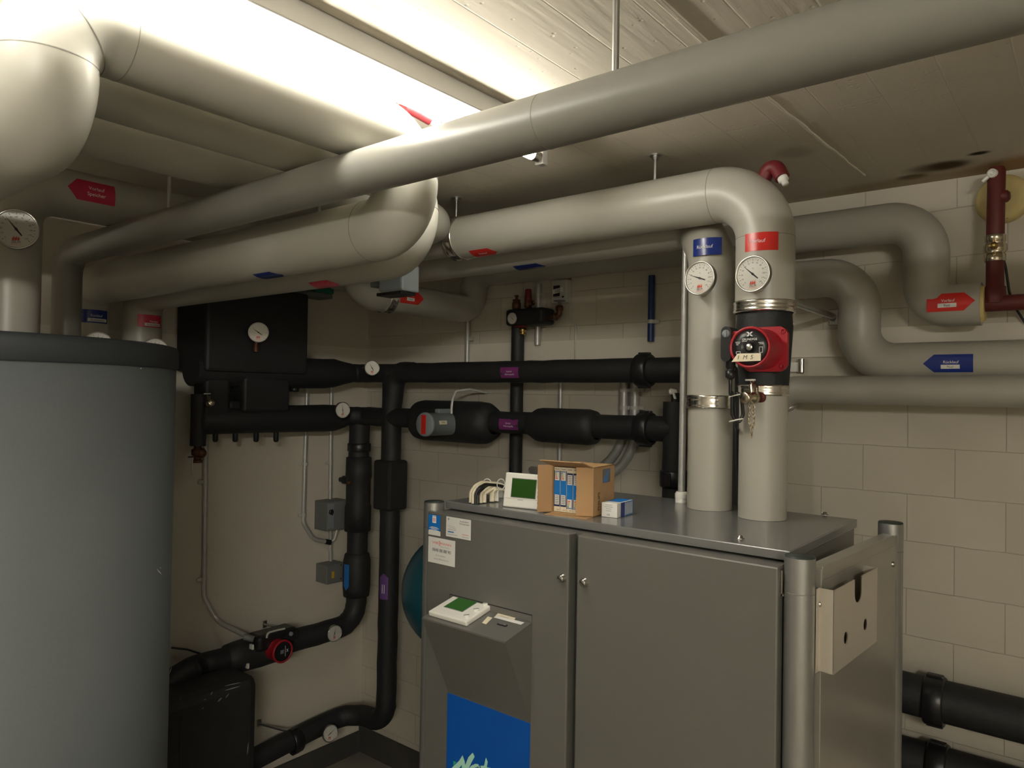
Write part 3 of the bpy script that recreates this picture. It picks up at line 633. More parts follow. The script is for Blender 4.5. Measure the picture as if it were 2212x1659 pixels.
# right side of the cabinet: the sheet leans out a little towards the rear post
hp.part('gap_shade_strip', bx((xdr-.004, CF+.001, .06), (CR-.030, CF+.006, 1.50)), 'blackm')  # black strip painting in the shade of the gap beside the right door
SO = V((-.397, 1.405, 0)); sY = V((.031, .482, 0)).normalized(); sN = sY.cross(Z_); LS = .484
AS = (sY, Z_, sN)
def onside(u, v, lift):
    d = ray(u, v); t = (SO+sN*lift-EYE).dot(sN)/d.dot(sN); p = EYE+d*t-SO; return p.dot(sY), p.z
sp_ = hp.part('side_panel', MB().box((0, .06, -.012), (LS, 1.527, 0), .0015, AS, SO), 'side', label='shiny side panel')
hp.part('side_rail', MB().box((.004, 1.505, -.026), (LS-.03, 1.5315, .0006), .0015, AS, SO), 'side', sp_)
PD = .027
pa, pb, pc, pd = (onside(u, v, PD) for u, v in ((1802, 1275), (1894, 1227), (1799, 1459), (1895, 1385)))
py0, py1 = (pa[0]+pc[0])/2, (pb[0]+pd[0])/2; pz0, pz1 = (pc[1]+pd[1])/2, (pa[1]+pb[1])/2
pk = hp.part('document_pocket', MB().box((py0, pz0, 0), (py0+.0015, pz1, PD-.001), 0, AS, SO).box((py1-.0015, pz0, 0), (py1, pz1, PD-.001), 0, AS, SO).box((py0, pz0, 0), (py1, pz0+.0015, PD-.001), 0, AS, SO).box((py0-.012, pz0, 0), (py0, pz1, .0015), 0, AS, SO), 'pocket', label='sheet metal document pocket')
# its front sheet has a finger cut-out at the top and two round holes
pw = py1-py0; yc = py0+pw*.53; rc = .0205; zlow = pz1-.048
out = [(py0, pz0), (py1, pz0), (py1, pz1), (yc+rc, pz1), (yc+rc, zlow+rc)]+[(yc+rc*math.cos(a), zlow+rc+rc*math.sin(a)) for a in [-PI*k/12 for k in range(1, 12)]]+[(yc-rc, zlow+rc), (yc-rc, pz1), (py0, pz1)]
b_ = bmesh.new()
def loop(pts):
    vs = [b_.verts.new((0, y, z)) for y, z in pts]; return [b_.edges.new((vs[i], vs[(i+1) % len(vs)])) for i in range(len(vs))]
ed = loop(out)
for (u, v) in ((1827, 1378), (1869, 1349)):
    p = onside(u, v, PD); ed += loop([(p[0]+.0100*math.cos(2*PI*k/20), p[1]+.0115*math.sin(2*PI*k/20)) for k in range(20)])
bmesh.ops.triangle_fill(b_, edges=ed, use_beauty=True, use_dissolve=False)
b_.verts.index_update(); e = MB()
vs = [v.co.copy() for v in b_.verts]; fs = [[v.index for v in f.verts] for f in b_.faces]; b_.free()
e.add([SO+sY*p.y+Z_*p.z+sN*PD for p in vs], fs); e.add([SO+sY*p.y+Z_*p.z+sN*(PD-.0015) for p in vs], [f[::-1] for f in fs])
hp.part('pocket_front', e, 'pocket', pk)
for (u, v) in ((1773, 1305), (1930, 1219)):
    p = onside(u, v, .003); hp.part('screw', MB().lathe(SO+sY*min(p[0], LS-.008)+Z_*p[1], sN, [(.006, -.001), (.006, .004), (.003, .006), (0, .006)], 12), 'steel', sp_)
# ================================================================ black insulated pipes on the walls
yK, XW = 2.25, -2.77
rK = .0435
def sway(pts, step=.06, amp=.0015):
    """the hand-glued foam is never quite straight"""
    out = []
    for i in range(len(pts)-1):
        a, b = V(pts[i]), V(pts[i+1]); k = max(1, int((b-a).length/step))
        for j in range(k):
            out.append(a.lerp(b, j/k)+(V((random.uniform(-amp, amp), random.uniform(-amp, amp), random.uniform(-amp, amp))) if (i or j) else V()))
    return out+[V(pts[-1])]
def foam_tube(pts, rad, seg=8, n=28): return MB().tube(sway(fillet(pts, rad, seg)), rK, n)
def cuff(t, c, ax, r, w=.05, name='pipe_clamp', parent=None):
    a = V(ax).normalized(); c = V(c)
    prof = [(r-.004, -w/2), (r+.005, -w/2), (r+.008, -w/2+.004), (r+.008, w/2-.004), (r+.005, w/2), (r-.004, w/2)]
    m = MB().lathe(c, a, prof, 40); x, y, _ = basis(a)
    for k in (0, PI): m.box((-.011, -.006, -w/2+.004), (.011, .009, w/2-.004), .003, (x*math.cos(k)+y*math.sin(k), y*math.cos(k)-x*math.sin(k), a), c+(y*math.cos(k)-x*math.sin(k))*(r+.004))
    return t.part(name, m, 'black', parent, 'black clamp ring')
zU, zW = 1.930, 1.7235
xk = onY(1590, 900, yK).x; xv = -2.530; zv = .325
U = Thing('black_pipe', 'black foam-wrapped pipe, upper of two along the back wall, purple sticker', 'pipe', (xv, yK, zv-.05))
U.part('jacket', foam_tube([(xk, yK, .3), (xk, yK, zU), (XW, yK, zU-.003), (XW, 2.19, zU-.004)], [0, .09, .085, 0]), 'foam')
U.part('jacket', MB().tube(sway(fillet([(xv, yK, zU), (xv, yK, zv), (XW-.01, yK, zv-.01), (XW, 1.50, zv-.06)], [0, .10, .13, 0], 10)), .0455, 28), 'foam')
U.part('elbow_sleeve', MB().tube(fillet([(xv+.14, yK, zU+.002), (xv+.02, yK, zU+.002), (xv+.003, yK, zU-.14)], .07, 8), [.0440, .0465]+[.0475]*8+[.0465]), 'foam')
cuff(U, (-1.231, yK, zU), (1, 0, 0), rK+.006)
zc_ = onY(842, 1047, yK).z
U.part('valve_cover', bx((xv-.057, yK-.057, onY(842, 1100, yK).z), (xv+.057, yK+.057, onY(842, 993, yK).z), .012), 'foam')
cy = 1.93; cuff(U, (XW, cy, zv-.06*(yK-cy)/.75-.012), (0, 1, .08), .045, .045)
W = Thing('black_pipe', 'black foam-wrapped pipe, lower of two along the back wall, with grey actuator', 'pipe', (XW, yK, .65))
xt = -1.113
W.part('jacket', foam_tube([(xt, yK, zW+.006), (XW, yK, zW), (XW, 2.10, zW-.002)], [0, .085, 0]), 'foam')
W.part('jacket', MB().tube(sway([(xt, yK, .25), (xt, yK, zW), (xt, yK, onY(1458, 868, yK).z)]), .0405, 28), 'foam', label='upright black pipe behind the lid')
W.part('valve_jacket', MB().lathe((onY(905, 910, yK).x, yK, zW-.004), (1, 0, 0), [(.045, -.03), (.050, 0), (.083, .012), (.088, .04), (.088, .36), (.084, .40), (.066, .432), (.044, .440)], 40), 'foam')
W.part('valve_jacket', MB().lathe((-1.705, yK, zW), (1, 0, 0), [(.044, -.02), (.050, -.005), (.063, .02), (.066, .04), (.066, .25), (.060, .275), (.044, .285)], 40), 'foam')
cuff(W, (-1.223, yK, zW+.004), (1, 0, 0), rK+.006); cuff(W, (xt, yK, onY(1455, 1034, yK).z), (0, 0, 1), .0405, .055)
xp = -2.757; zl = .735
W.part('jacket', MB().tube(sway(fillet([(xp, yK, zW), (xp, yK, zl), (XW, 1.45, zl+.005), (XW, 1.33, .70), (XW, 1.30, .55)], [0, .10, .10, .08, 0], 8)), .0485, 28), 'foam')
zz = lambda v: onY(775, v, yK).z
W.part('valve_cover', MB().lathe((xp, yK, zz(1148)), Z_, [(.045, 0), (.062, .004), (.062, .12), (.058, .13), (.058, zz(1035)-zz(1148)), (.062, zz(1030)-zz(1148)), (.060, zz(988)-zz(1148)), (.045, zz(985)-zz(1148))], 32), 'foam')
W.part('valve_cover', MB().lathe((xp, yK, zz(1290)), Z_, [(.045, 0), (.061, .006), (.065, .05), (.065, zz(1212)-zz(1290)), (.058, zz(1197)-zz(1290)), (.047, zz(1193)-zz(1290))], 32), 'foam')
cuff(W, (xp, yK, zz(966)), (0, 0, 1), .0475, .04)
p = onY(737, 1035, yK-.02)
W.part('cover_plug', MB().lathe((xp-.05, yK-.02, p.z), (-1, -.25, 0), [(.02, 0), (.02, .03), (.012, .036), (.012, .05), (0, .05)], 16), 'black')
W.part('valve_stem', MB().lathe((xp+.012, yK-.058, zz(1040)), (0.1, -1, 0), [(.008, 0), (.008, .014), (.005, .016), (0, .016)], 12), 'bronze', label='bare bronze valve stem')
# actuator on the lower pipe
pa_ = onY(916, 917, 2.03); ax_ = (0, -1, 0); xa, za = pa_.x, pa_.z
ac = Thing('valve_actuator', 'grey cylindrical actuator with red label on the lower black pipe', 'actuator', (xa, 2.10, za-.05))
ac.part('housing', MB().lathe((xa, 2.185, za), ax_, [(.047, 0), (.0465, .14), (.0485, .142), (.0485, .152), (.045, .155), (0, .155)], 36), 'boxblg')
ac.part('face_label', MB().prism([(-.013, -.038), (.013, -.038), (.013, .038), (-.013, .038)], (xa-.002, 2.0292, za), X_, Z_, .0006), 'sred', label='red label strip')
ac.part('name_tape', MB().grid(.044, .015, wrapx((xa, 2.09, za), (0, 1, 0), (1, 0, .18), .0472), m=3), 'tape')
ac.part('handwriting', MB().text('1MV', lambda u, v: wrapx((xa, 2.09, za), (0, 1, 0), (1, 0, .18), .0472)(u, v, 1.), .008, .03), 'ink')
ac.part('bracket', bx((xa-.012, 2.10, za+.03), (xa+.012, 2.18, za+.062), .004), 'boxblg')
pw_ = [(xa+.045, 2.14, za+.045), (xa+.06, 2.12, za+.085), onY(985, 845, 2.2), onY(1015, 841, 2.3), onY(1050, 848, 2.42), onY(1054, 848, 2.449)]
Thing('cable', 'white cable looping from the grey actuator up to the back wall', 'cable', mb=MB().tube(fillet(pw_, .05, 6), .0048, 10), mt='cablew')
# stickers on the black pipes
def purple(t, u0, u1, v, z, words, d, nm):
    c, n, L = span((u0, v), (u1, v), (0, yK, z), (1, 0, 0), rK)
    sticker(t, 'direction_sticker', wrapx(c, X_, n, rK+.0015), L, .043, 'spurple', words=[(words[0], .0062, .05, (0, .005)), (words[1], .0062, .05, (0, -.006))], arrow=(d, (d*L*.36, -.004), .026), label='purple sticker')
purple(U, 1081, 1120, 805, zU, ('Austritt', 'Wärmequelle'), -1, 'a')
purple(W, 1078, 1119, 917, zW, ('Eintritt', 'Wärmequelle'), 1, 'e')
c = V((xp, yK, (zz(1218)+zz(1268))/2)); n = (oncyl(748, 1243, (xp, yK, 0), Z_, .065)-V((xp, yK, c.z))); n.z = 0; n.normalize()
hz = zz(1215)-zz(1271)
mpb = wrapz(c, n, .0652); sticker(W, 'direction_sticker', lambda u, v, e=0.: mpb(v, -u, e), hz, .034, 'sazure', .02, 1, label='blue arrow sticker pointing down')
c = V((xv, yK, (onY(817, 1227, yK).z+onY(817, 1284, yK).z)/2)); n = (oncyl(829, 1255, (xv, yK, 0), Z_, .046)-V((xv, yK, c.z))); n.z = 0; n.normalize()
mpv = wrapz(c, n, .0470); s_ = sticker(U, 'direction_sticker', lambda u, v, e=0.: mpv(-v, u, e), .118, .042, 'sviolet', .02, 1, label='violet arrow sticker pointing up')
e = MB()
for k in (-.006, .004): e.add([mpv(k+x, -.012+z, .8) for x, z in ((-.0015, -.02), (.0015, -.02), (.0015, .02), (-.0015, .02))], [[0, 1, 2, 3]])
U.part('lettering', e, 'inkwhite', s_)

# ================================================================ heat exchanger station on the left wall
hx = Thing('heat_exchanger', 'black foam-clad heat exchanger station on the left wall behind the tank', 'heat exchanger', (XW, 1.75, 1.60))
fx = XW+.085
yl, yr = onX(447, 700, fx).y, onX(667, 700, fx).y
hx.part('block', bx((XW-.16, yl, zU-.02), (fx, yr, 2.262), .012), 'foam')
hx.part('upper_header', MB().tube(sway([(XW, 1.42, zU-.012), (XW, 1.9, zU-.012), (XW, 2.04, zU-.008), (XW, 2.10, zU-.006), (XW, 2.15, zU-.004), (XW, 2.20, zU-.003)], .1, .003), [.068]*(len(sway([(XW, 1.42, 0), (XW, 1.9, 0), (XW, 2.04, 0), (XW, 2.10, 0), (XW, 2.15, 0), (XW, 2.20, 0)], .1))-3)+[.066, .054, .046], 28), 'foam')
hx.part('lower_header', MB().lathe((XW, 1.45, zW-.008), Y_, [(0, 0), (.05, 0), (.056, .01), (.058, .3), (.060, .5), (.062, .60), (.060, .66), (.050, .70), (.046, .715)], 32), 'foam')
def upright(u0, u1, v0, v1, name='connector', d=.05):
    a, b = onX(u0, v0, XW+d), onX(u1, v1, XW+d); hx.part(name, bx((XW-.05, a.y, b.z), (XW+d, b.y, a.z), .012), 'foam')
upright(445, 496, 800, 905); upright(528, 626, 800, 890, d=.06); upright(496, 530, 865, 900, d=.03)
a, b = onX(411, 862, XW), onX(440, 962, XW)
hx.part('drain_stub', MB().tube(sway([(XW+.01, (a.y+b.y)/2, a.z+.02), (XW+.01, (a.y+b.y)/2, b.z)]), .030, 24), 'foam')
for u in (465, 508, 553, 596):
    p = onX(u, 955, XW); hx.part('capped_stub', MB().tube([(XW, p.y, zW-.04), (XW, p.y, p.z+.008), (XW, p.y, p.z+.002), (XW, p.y, p.z)], [.0115, .0115, .009, .004], 14), 'black')
p = onX(636, 836, XW); hx.part('plug', MB().lathe((XW, p.y, p.z+.03), (0, 0, -1), [(.016, 0), (.016, .03), (.022, .034), (.022, .05), (0, .052)], 16), 'black')
def cock(name, o, d, sc, label, mt='nickel'):
    """small drain cock: body, collar, square cap, lever"""
    t = Thing(name, label, 'valve', o); x, y, n = basis(d); o = V(o)
    t.part('body', MB().lathe(o, n, [(.010*sc, 0), (.010*sc, .012*sc), (.013*sc, .014*sc), (.013*sc, .026*sc), (.009*sc, .029*sc), (.009*sc, .038*sc)], 20).lathe(o+n*.020*sc, y, [(.008*sc, 0), (.008*sc, .026*sc), (.005*sc, .028*sc), (.005*sc, .034*sc), (0, .034*sc)], 16), mt)
    t.part('cap', MB().lathe(o+n*.036*sc, n, [(.0125*sc, 0), (.0135*sc, .003*sc), (.0135*sc, .009*sc), (.011*sc, .011*sc), (0, .011*sc)], 8), mt)
    t.part('lever', MB().box((-.017*sc, -.003*sc, 0), (.006*sc, .003*sc, .0035*sc), .001*sc, (x, n, y), o+n*.020*sc+y*.034*sc), 'white' if mt == 'nickel' else mt)
    return t
p = onX(456, 868, XW+.075)
cock('drain_cock', (XW+.045, p.y, p.z-.012), (1, -.15, .2), 1.1, 'small brass drain cock on the black heat exchanger station')
a = onX(425, 966, XW)
t = Thing('drain_valve', 'dark brass drain valve hanging below the black stub by the tank', 'valve', (XW+.01, (onX(411, 862, XW).y+b.y)/2, b.z-.09))
yv_ = t.org.y
t.part('body', MB().lathe((XW+.01, yv_, b.z), (0, 0, -1), [(.015, -.004), (.015, .01), (.024, .015), (.024, .035), (.014, .04), (.014, .055), (.019, .056), (.019, .066), (0, .067)], 20).ball((XW+.025, yv_+.008, b.z-.028), .020, 14, 8), 'bronze')
t.part('lever', MB().box((XW+.0, yv_-.035, b.z-.045), (XW+.012, yv_+.0, b.z-.04), .001), 'bronze')
t.part('chain', MB().tube([(XW+.012, yv_-.02, b.z-.045), (XW+.014, yv_-.024, b.z-.075), (XW+.012, yv_-.02, b.z-.115)], .003, 8), 'galv')
# actuator boxes above
t = Thing('relay_box', 'small green and dark box on top of the black heat exchanger block', 'box', (XW, 1.95, 2.262))
p0, p1 = onX(640, 640, XW+.03), onX(719, 634, XW+.03)
t.part('base', bx((XW-.07, p0.y, 2.2625), (XW+.03, p1.y, 2.285), .004), 'boxgrey')
t.part('cover', bx((XW-.06, p0.y+(p1.y-p0.y)*.5, 2.285), (XW+.035, p1.y+.004, 2.325), .004), 'green', label='green cover')
t = Thing('zone_valve_actuator', 'pale grey actuator box hanging below the pipes over the red pool arrow', 'actuator', (-1.66, 1.45, 2.13))
ya_ = 1.46; pl, pr = onY(799, 612, ya_-.03), onY(871, 615, ya_-.03)
t.part('housing', bx((pl.x+.045, ya_-.035, 2.135), (pr.x, ya_+.035, 2.215), .006), 'boxblg')
t.part('gear_case', bx((pl.x, ya_-.030, 2.155), (pl.x+.046, ya_+.02, 2.190), .004), 'boxgrey')
t.part('base_plate', bx((pl.x+.03, ya_-.03, 2.126), (pr.x-.01, ya_+.03, 2.136), .002), 'black')
t.part('neck', MB().cyl((-1.645, ya_, 2.21), (-1.645, ya_, zP-.06), .018, 20), 'bronze')

# ================================================================ circulation pumps
px_, pz_ = onY(1619, 750, 1.60).x, onY(1619, 750, 1.60).z
pu = Thing('circulation_pump', 'red circulation pump with black round face on the flow pipe', 'pump', (px_, 1.66, pz_-.06))
pu.part('flange', MB().prism([(x, z) for x, z in [(.052*math.copysign(1, math.cos(a))*min(1, 1.25*abs(math.cos(a))), .052*math.copysign(1, math.sin(a))*min(1, 1.25*abs(math.sin(a)))) for a in [PI/4*.25+PI*k/16 for k in range(32)]]], (px_+.004, 1.695, pz_), X_, Z_, .012), 'pumpred')
pu.part('motor_housing', MB().lathe((px_, 1.690, pz_), (0, -1, 0), [(.050, 0), (.046, .012), (.045, .070), (.0465, .078), (.0475, .086), (.046, .091), (.0425, .092), (.0415, .088), (0, .088)], 48), 'pumpred')
fp = pu.part('face_plate', MB().lathe((px_, 1.6005, pz_), (0, -1, 0), [(.0405, -.002), (.0405, 0), (.011, 0), (.011, -.001), (0, -.001)], 40), 'black', label='black round face plate')
pu.part('vent_screw', MB().lathe((px_, 1.601, pz_), (0, -1, 0), [(.0078, 0), (.0078, .004), (.0070, .005), (0, .005)], 24).box((-.006, -.0008, .0049), (.006, .0008, .0054), 0, (X_*.8+Z_*.6, Z_*.8-X_*.6, -Y_), (px_, 1.601, pz_)), 'steel', fp)
fm = flat((px_, 1.6003, pz_), X_, Z_, .0004)
e = MB().text('GRUNDFOS', lambda u, v: fm(u, v), .0048, .034, (0, .0180), .012)
for k in (1, -1): e.poly([(k*-.0075, .0345), (k*-.0035, .0345), (k*.0075, .0245), (k*.0035, .0245)], fm)
for (x, z, w) in ((-.027, .012, .012), (-.027, .009, .009), (-.028, .006, .005), (.026, .010, .012), (.027, .007, .010), (-.012, .0135, .012)): e.poly([(x-w/2, z-.0005), (x+w/2, z-.0005), (x+w/2, z+.0005), (x-w/2, z+.0005)], fm)
for (x, z, w, h) in ((.026, -.006, .008, .013), (-.026, -.012, .010, .006)):
    e.poly([(x-w/2, z-h/2), (x+w/2, z-h/2), (x+w/2, z-h/2+.0008), (x-w/2, z-h/2+.0008)], fm); e.poly([(x-w/2, z+h/2), (x+w/2, z+h/2), (x+w/2, z+h/2-.0008), (x-w/2, z+h/2-.0008)], fm)
    e.poly([(x-w/2, z-h/2), (x-w/2+.0008, z-h/2), (x-w/2+.0008, z+h/2), (x-w/2, z+h/2)], fm); e.poly([(x+w/2, z-h/2), (x+w/2-.0008, z-h/2), (x+w/2-.0008, z+h/2), (x+w/2, z+h/2)], fm)
pu.part('face_lettering', e, 'inkwhite', fp)
tm = flat((px_-.004, 1.5965, pz_-.0225), X_, Z_, .0004)
tp = pu.part('name_tape', MB().prism([(-.036, -.010), (.031, -.0085), (.031, .0085), (-.022, .0085)], (px_-.004, 1.5970, pz_-.0225), X_, Z_, .0004), 'tape', label='cream tape marked by hand')
pu.part('handwriting', MB().text('1', lambda u, v: tm(u, v, .5), .009, None, (-.020, 0), -.01, .2).text('M', lambda u, v: tm(u, v, .5), .009, None, (-.004, 0), -.01, .25).text('5', lambda u, v: tm(u, v, .5), .0095, None, (.011, 0), -.01, .2), 'ink', tp)
for (x, z) in ((.041, .040), (.041, -.040), (-.041, .040), (-.041, -.040)):
    pu.part('bolt', MB().lathe((px_+.004+x, 1.684, pz_+z), (0, -1, 0), [(.0065, 0), (.0065, .003), (.0035, .003), (.0035, .001), (0, .001)], 16), 'pumpred')
bu0, bu1 = onY(1557, 742, 1.625), onY(1579, 742, 1.625); zb0, zb1 = onY(1568, 781, 1.625).z, onY(1568, 705, 1.625).z
bw = (bu1.x-bu0.x)/2; bc = V(((bu0.x+bu1.x)/2, 1.625, (zb0+zb1)/2))
cap_ = [(bw*math.cos(a), (zb1-zb0)/2-bw+bw*math.sin(a)) for a in [PI*k/10 for k in range(11)]]; cap_ += [(-x, -z) for x, z in cap_]
tb = pu.part('terminal_box', MB().prism(cap_, (bc.x, 1.668, bc.z), X_, Z_, .043), 'black', label='black oblong terminal box')
pu.part('selector_knob', MB().lathe((bc.x, 1.626, bc.z+.024), (0, -1, 0), [(.0095, 0), (.009, .003), (0, .003)], 20).box((-.0022, -.008, .003), (.0022, .008, .0055), .0005, (X_, Z_, -Y_), (bc.x, 1.626, bc.z+.024)), 'boxblg', tb)
pu.part('bridge', bx((bu1.x-.004, 1.635, bc.z-.032), (px_-.032, 1.672, bc.z+.03), .003), 'pumpred')
pu.part('gland', MB().lathe((bc.x+.004, 1.645, zb0+.004), (0, 0, -1), [(.011, 0), (.011, .018), (.0085, .02), (.0085, .024), (.0115, .025), (.0115, .04), (.007, .044), (.004, .046)], 18), 'black')
# its cable hangs down and is tied up in a loop
g0 = V((bc.x+.004, 1.645, zb0-.035)); k1 = onY(1585, 858, 1.66); k2 = onY(1584, 895, 1.665)
cb = Thing('pump_cable', 'black pump cable tied in a loop between the two risers', 'cable', onY(1592, 1060, 1.74))
cb.part('cable', MB().tube(fillet([g0, g0+V((0, 0, -.05)), k1+V((-.004, 0, .02)), k2+V((-.003, 0, 0)), k2+V((.008, .01, -.026)), k2+V((.018, .015, 0)), k1+V((.014, .012, .0)), k1+V((.002, .012, .014)), k1+V((-.004, .016, -.01)), k2+V((0, .018, -.03)), onY(1592, 930, 1.74), onY(1592, 1000, 1.78)-V((0, 0, .0)), V((onY(1592, 1000, 1.78).x, 1.80, 1.553))], .012, 6), .0042, 12), 'black')
for q in (k1+V((.003, .006, .004)), k2+V((.004, .008, -.014))):
    cb.part('cable_tie', MB().tube([q+V((.016*math.cos(a), .009*math.sin(a), .004*math.cos(a))) for a in [2*PI*k/20 for k in range(21)]], .0016, 8, caps=False), 'white')
# drain cock with its chain below the pump
p = onY(1640, 858, yV-.056)
dk = cock('drain_cock', (p.x, yV-.054, p.z), (-.35, -1, -.05), 1.15, 'brass drain cock with square cap and chain on the flow pipe')
dk.part('collar', MB().lathe((p.x+.004, yV-.050, p.z), (-.35, -1, -.05), [(.0125, 0), (.0125, .008), (.009, .0085)], 18), 'redpipe')
def chain(a, b, sag, n=16):
    e = MB(); a, b = V(a), V(b)
    for k in range(n):
        f = (k+.5)/n; c = a.lerp(b, f)+V((sag*math.sin(f*9), 0, 0)); d = (V((.004 if k % 2 else .0, .004 if not k % 2 else 0, 0))); h = (b-a).normalized()*.0055
        e.tube([c+h*math.cos(q)+d*.6*math.sin(q) for q in [2*PI*j/10 for j in range(11)]], .00075, 6, caps=False)
    return e
o_ = V((p.x-.012, yV-.088, p.z-.014))
dk.part('chain', chain(o_, o_+V((.006, .0, -.075)), .002), 'nickel'); dk.part('chain', chain(o_+V((.012, .004, -.002)), o_+V((.008, .002, -.078)), -.002), 'nickel')
# second pump, low on the left wall
q = onX(612, 1408, XW+.125)
p2 = Thing('circulation_pump', 'dark red circulation pump in black shells low on the left wall', 'pump', (XW, q.y, q.z-.08))
ya, yb = onX(500, 1400, XW+.05).y, onX(630, 1400, XW+.05).y
p2.part('insulation_shell', MB().lathe((XW, ya, zl), Y_, [(.049, 0), (.060, .01), (.064, .05), (.068, .15), (.066, yb-ya-.04), (.06, yb-ya-.01), (.05, yb-ya)], 32), 'foamd')
p2.part('motor_housing', MB().lathe((XW+.03, q.y, q.z), X_, [(.054, 0), (.050, .02), (.043, .05), (.043, .075), (.047, .082), (.047, .094), (.043, .096), (.041, .092), (0, .092)], 36), 'pumpred')
f2 = p2.part('face_plate', MB().disc((XW+.1225, q.y, q.z), X_, .040, 36), 'black')
fm2 = flat((XW+.1228, q.y, q.z), Y_, Z_, .0004)
p2.part('face_lettering', MB().poly([(.010, -.022), (.0115, -.022), (.0115, .022), (.010, .022)], fm2).poly([(.016, .007), (.018, .007), (.026, -.005), (.024, -.005)], fm2).poly([(.024, .007), (.026, .007), (.018, -.005), (.016, -.005)], fm2), 'inkwhite', f2)
p2.part('face_panel', MB().poly([(-.012, -.008), (.004, -.008), (.004, .008), (-.012, .008)], fm2), 'boxgrey', f2)
ca, cb_ = onX(556, 1385, XW+.075), onX(645, 1356, XW+.075)
p2.part('control_box', bx((XW-.02, ca.y, zl+.015), (XW+.078, cb_.y, zl+.085), .018), 'black', label='black control box')
hd = [onX(u, v, XW+.084) for u, v in ((576, 1378), (577, 1370), (582, 1366), (600, 1361), (615, 1358))]
p2.part('light_strip', MB().tube(fillet(hd, .01, 4), .0042, 10), 'clip', label='pale curved strip')
kp = onX(628, 1369, XW+.078); p2.part('knob', MB().lathe(kp, X_, [(.009, -.004), (.009, .006), (.006, .008), (0, .008)], 16), 'boxblg')
gp = onX(537, 1378, XW+.06); p2.part('gland', MB().lathe(gp, (.6, .8, -.3), [(.013, -.02), (.013, .02), (.009, .022), (.009, .01), (0, .01)], 18), 'boxgrey')
for (u, v) in ((546, 1398), (536, 1439)):
    a = onX(u, v, XW+.070); p2.part('cable_tie_end', MB().box((a.x-.02, a.y-.004, a.z-.010), (a.x+.003, a.y+.004, a.z+.010), .001), 'white')
# black insulated box beside the tank
b0, b1 = onX(393, 1500, -2.56), onX(550, 1478, -2.56)
bb = Thing('insulated_box', 'scuffed black insulated box on the floor behind the tank', 'box', (-2.74, (b0.y+b1.y)/2-.1, 0))
bb.part('shell', bx((-2.93, 1.16, 0), (-2.56, b1.y+.02, .722), .035), 'foamd')
random.seed(11)
def scuff(u0, v0, u1, v1, w):
    p, r = onX(u0, v0, -2.5592), onX(u1, v1, -2.5592); d = (r-p); n = V((0, -d.z, d.y)).normalized()*w; m = [p.lerp(r, f) for f in (.2, .5, .8)]
    return MB().add([p, m[0]+n*.6, m[1]+n, m[2]+n*.7, r, m[2]-n*.5, m[1]-n*.8, m[0]-n*.6], [list(range(8))])
sc_ = MB()
for a in ((484, 1482, 522, 1474, .0022), (484, 1492, 520, 1482, .003), (455, 1502, 459, 1494, .003), (470, 1516, 480, 1507, .004), (487, 1508, 495, 1498, .003), (436, 1532, 440, 1528, .0015), (440, 1511, 446, 1511, .0013), (534, 1632, 537, 1602, .0025), (388, 1512, 391, 1506, .0012)):
    x = scuff(*a); sc_.add(x.v, x.f)
bb.part('scuff_marks', sc_, 'inkgrey', label='pale scuff marks')
bb.part('corner_seam', bx((-2.5605, 1.30, 0.02), (-2.5585, 1.303, .66)), 'blackm')
# ================================================================ thermometers and gauges
def gauge(name, c, n, R, needle, label, stem=.03, big=False, up=Z_, group=None, cat='gauge', red_needle=False, hot=None):
    n = V(n).normalized(); c = V(c); x, y, n = basis(n, up)
    t = Thing(name, label, cat, c-n*stem, group)
    t.part('stem', MB().cyl(c-n*stem, c-n*.006, R*.16, 14), 'nickel')
    t.part('case', MB().lathe(c, n, [(0, -.012), (R*.9, -.012), (R*.97, -.010), (R*.97, .0), (R, .001), (R, .0035), (R*.96, .0048), (R*.91, .0035), (R*.90, .0)], 48, up), 'steel')
    d = t.part('dial', MB().disc(c+n*.0005, n, R*.91, 40), 'dial')
    f = lambda u, v: c+n*.0011+x*u*R+y*v*R
    e = MB(); N = 24 if big else 12
    for k in range(N+1):
        a = math.radians(225-270*k/N); l = .10 if k % 2 == 0 else .05; w = .010 if k % 2 == 0 else .007
        p = V((math.cos(a), math.sin(a))); q = V((-p.y, p.x))
        e.poly([((p*(.82)+q*w)), (p*.82-q*w), (p*(.82-l)-q*w), (p*(.82-l)+q*w)], f)
    if big:
        for k in range(0, 13):
            a = math.radians(225-270*k/12); e.text(str(k*10), f, .075, None, (.62*math.cos(a), .62*math.sin(a)))
        e.text('°C', f, .07, None, (0, .30))
    t.part('scale', e, 'ink', d)
    e = MB()
    for k in (-1, 0, 1): e.poly([(k*.11-.05, -.56), (k*.11+.03, -.56), (k*.11+.055, -.47), (k*.11+.03, -.42), (k*.11+.045, -.32), (k*.11-.02, -.42), (k*.11-.055, -.48)], f)
    e.poly([(-.24, -.735), (.24, -.735), (.24, -.725), (-.24, -.725)], f)
    e.poly([(-.24, -.80), (.24, -.80), (.24, -.79), (-.24, -.79)], f)
    if not red_needle:
        t.part('flame_emblem', e, 'inkred', d)
        t.part('lettering', MB().text('SELM', f, .12, .5, (0, -.635)), 'ink' if big else 'inkred', d)
    a = math.radians(needle); p = V((math.cos(a), math.sin(a))); q = V((-p.y, p.x)); g = lambda u, v: c+n*.0018+x*u*R+y*v*R
    t.part('needle', MB().poly([p*.78, p*.1+q*.035, q*.065, p*-.1+q*.04, p*-.4+q*.03, p*-.4-q*.03, p*-.1-q*.04, q*-.065, p*.1-q*.035], g), 'inkred' if red_needle else 'ink', d)
    t.part('glass', MB().disc(c+n*.0030, n, R*.92, 40), 'glass', label='glass front')
    return t
TG = 'round thermometers on the pipes'
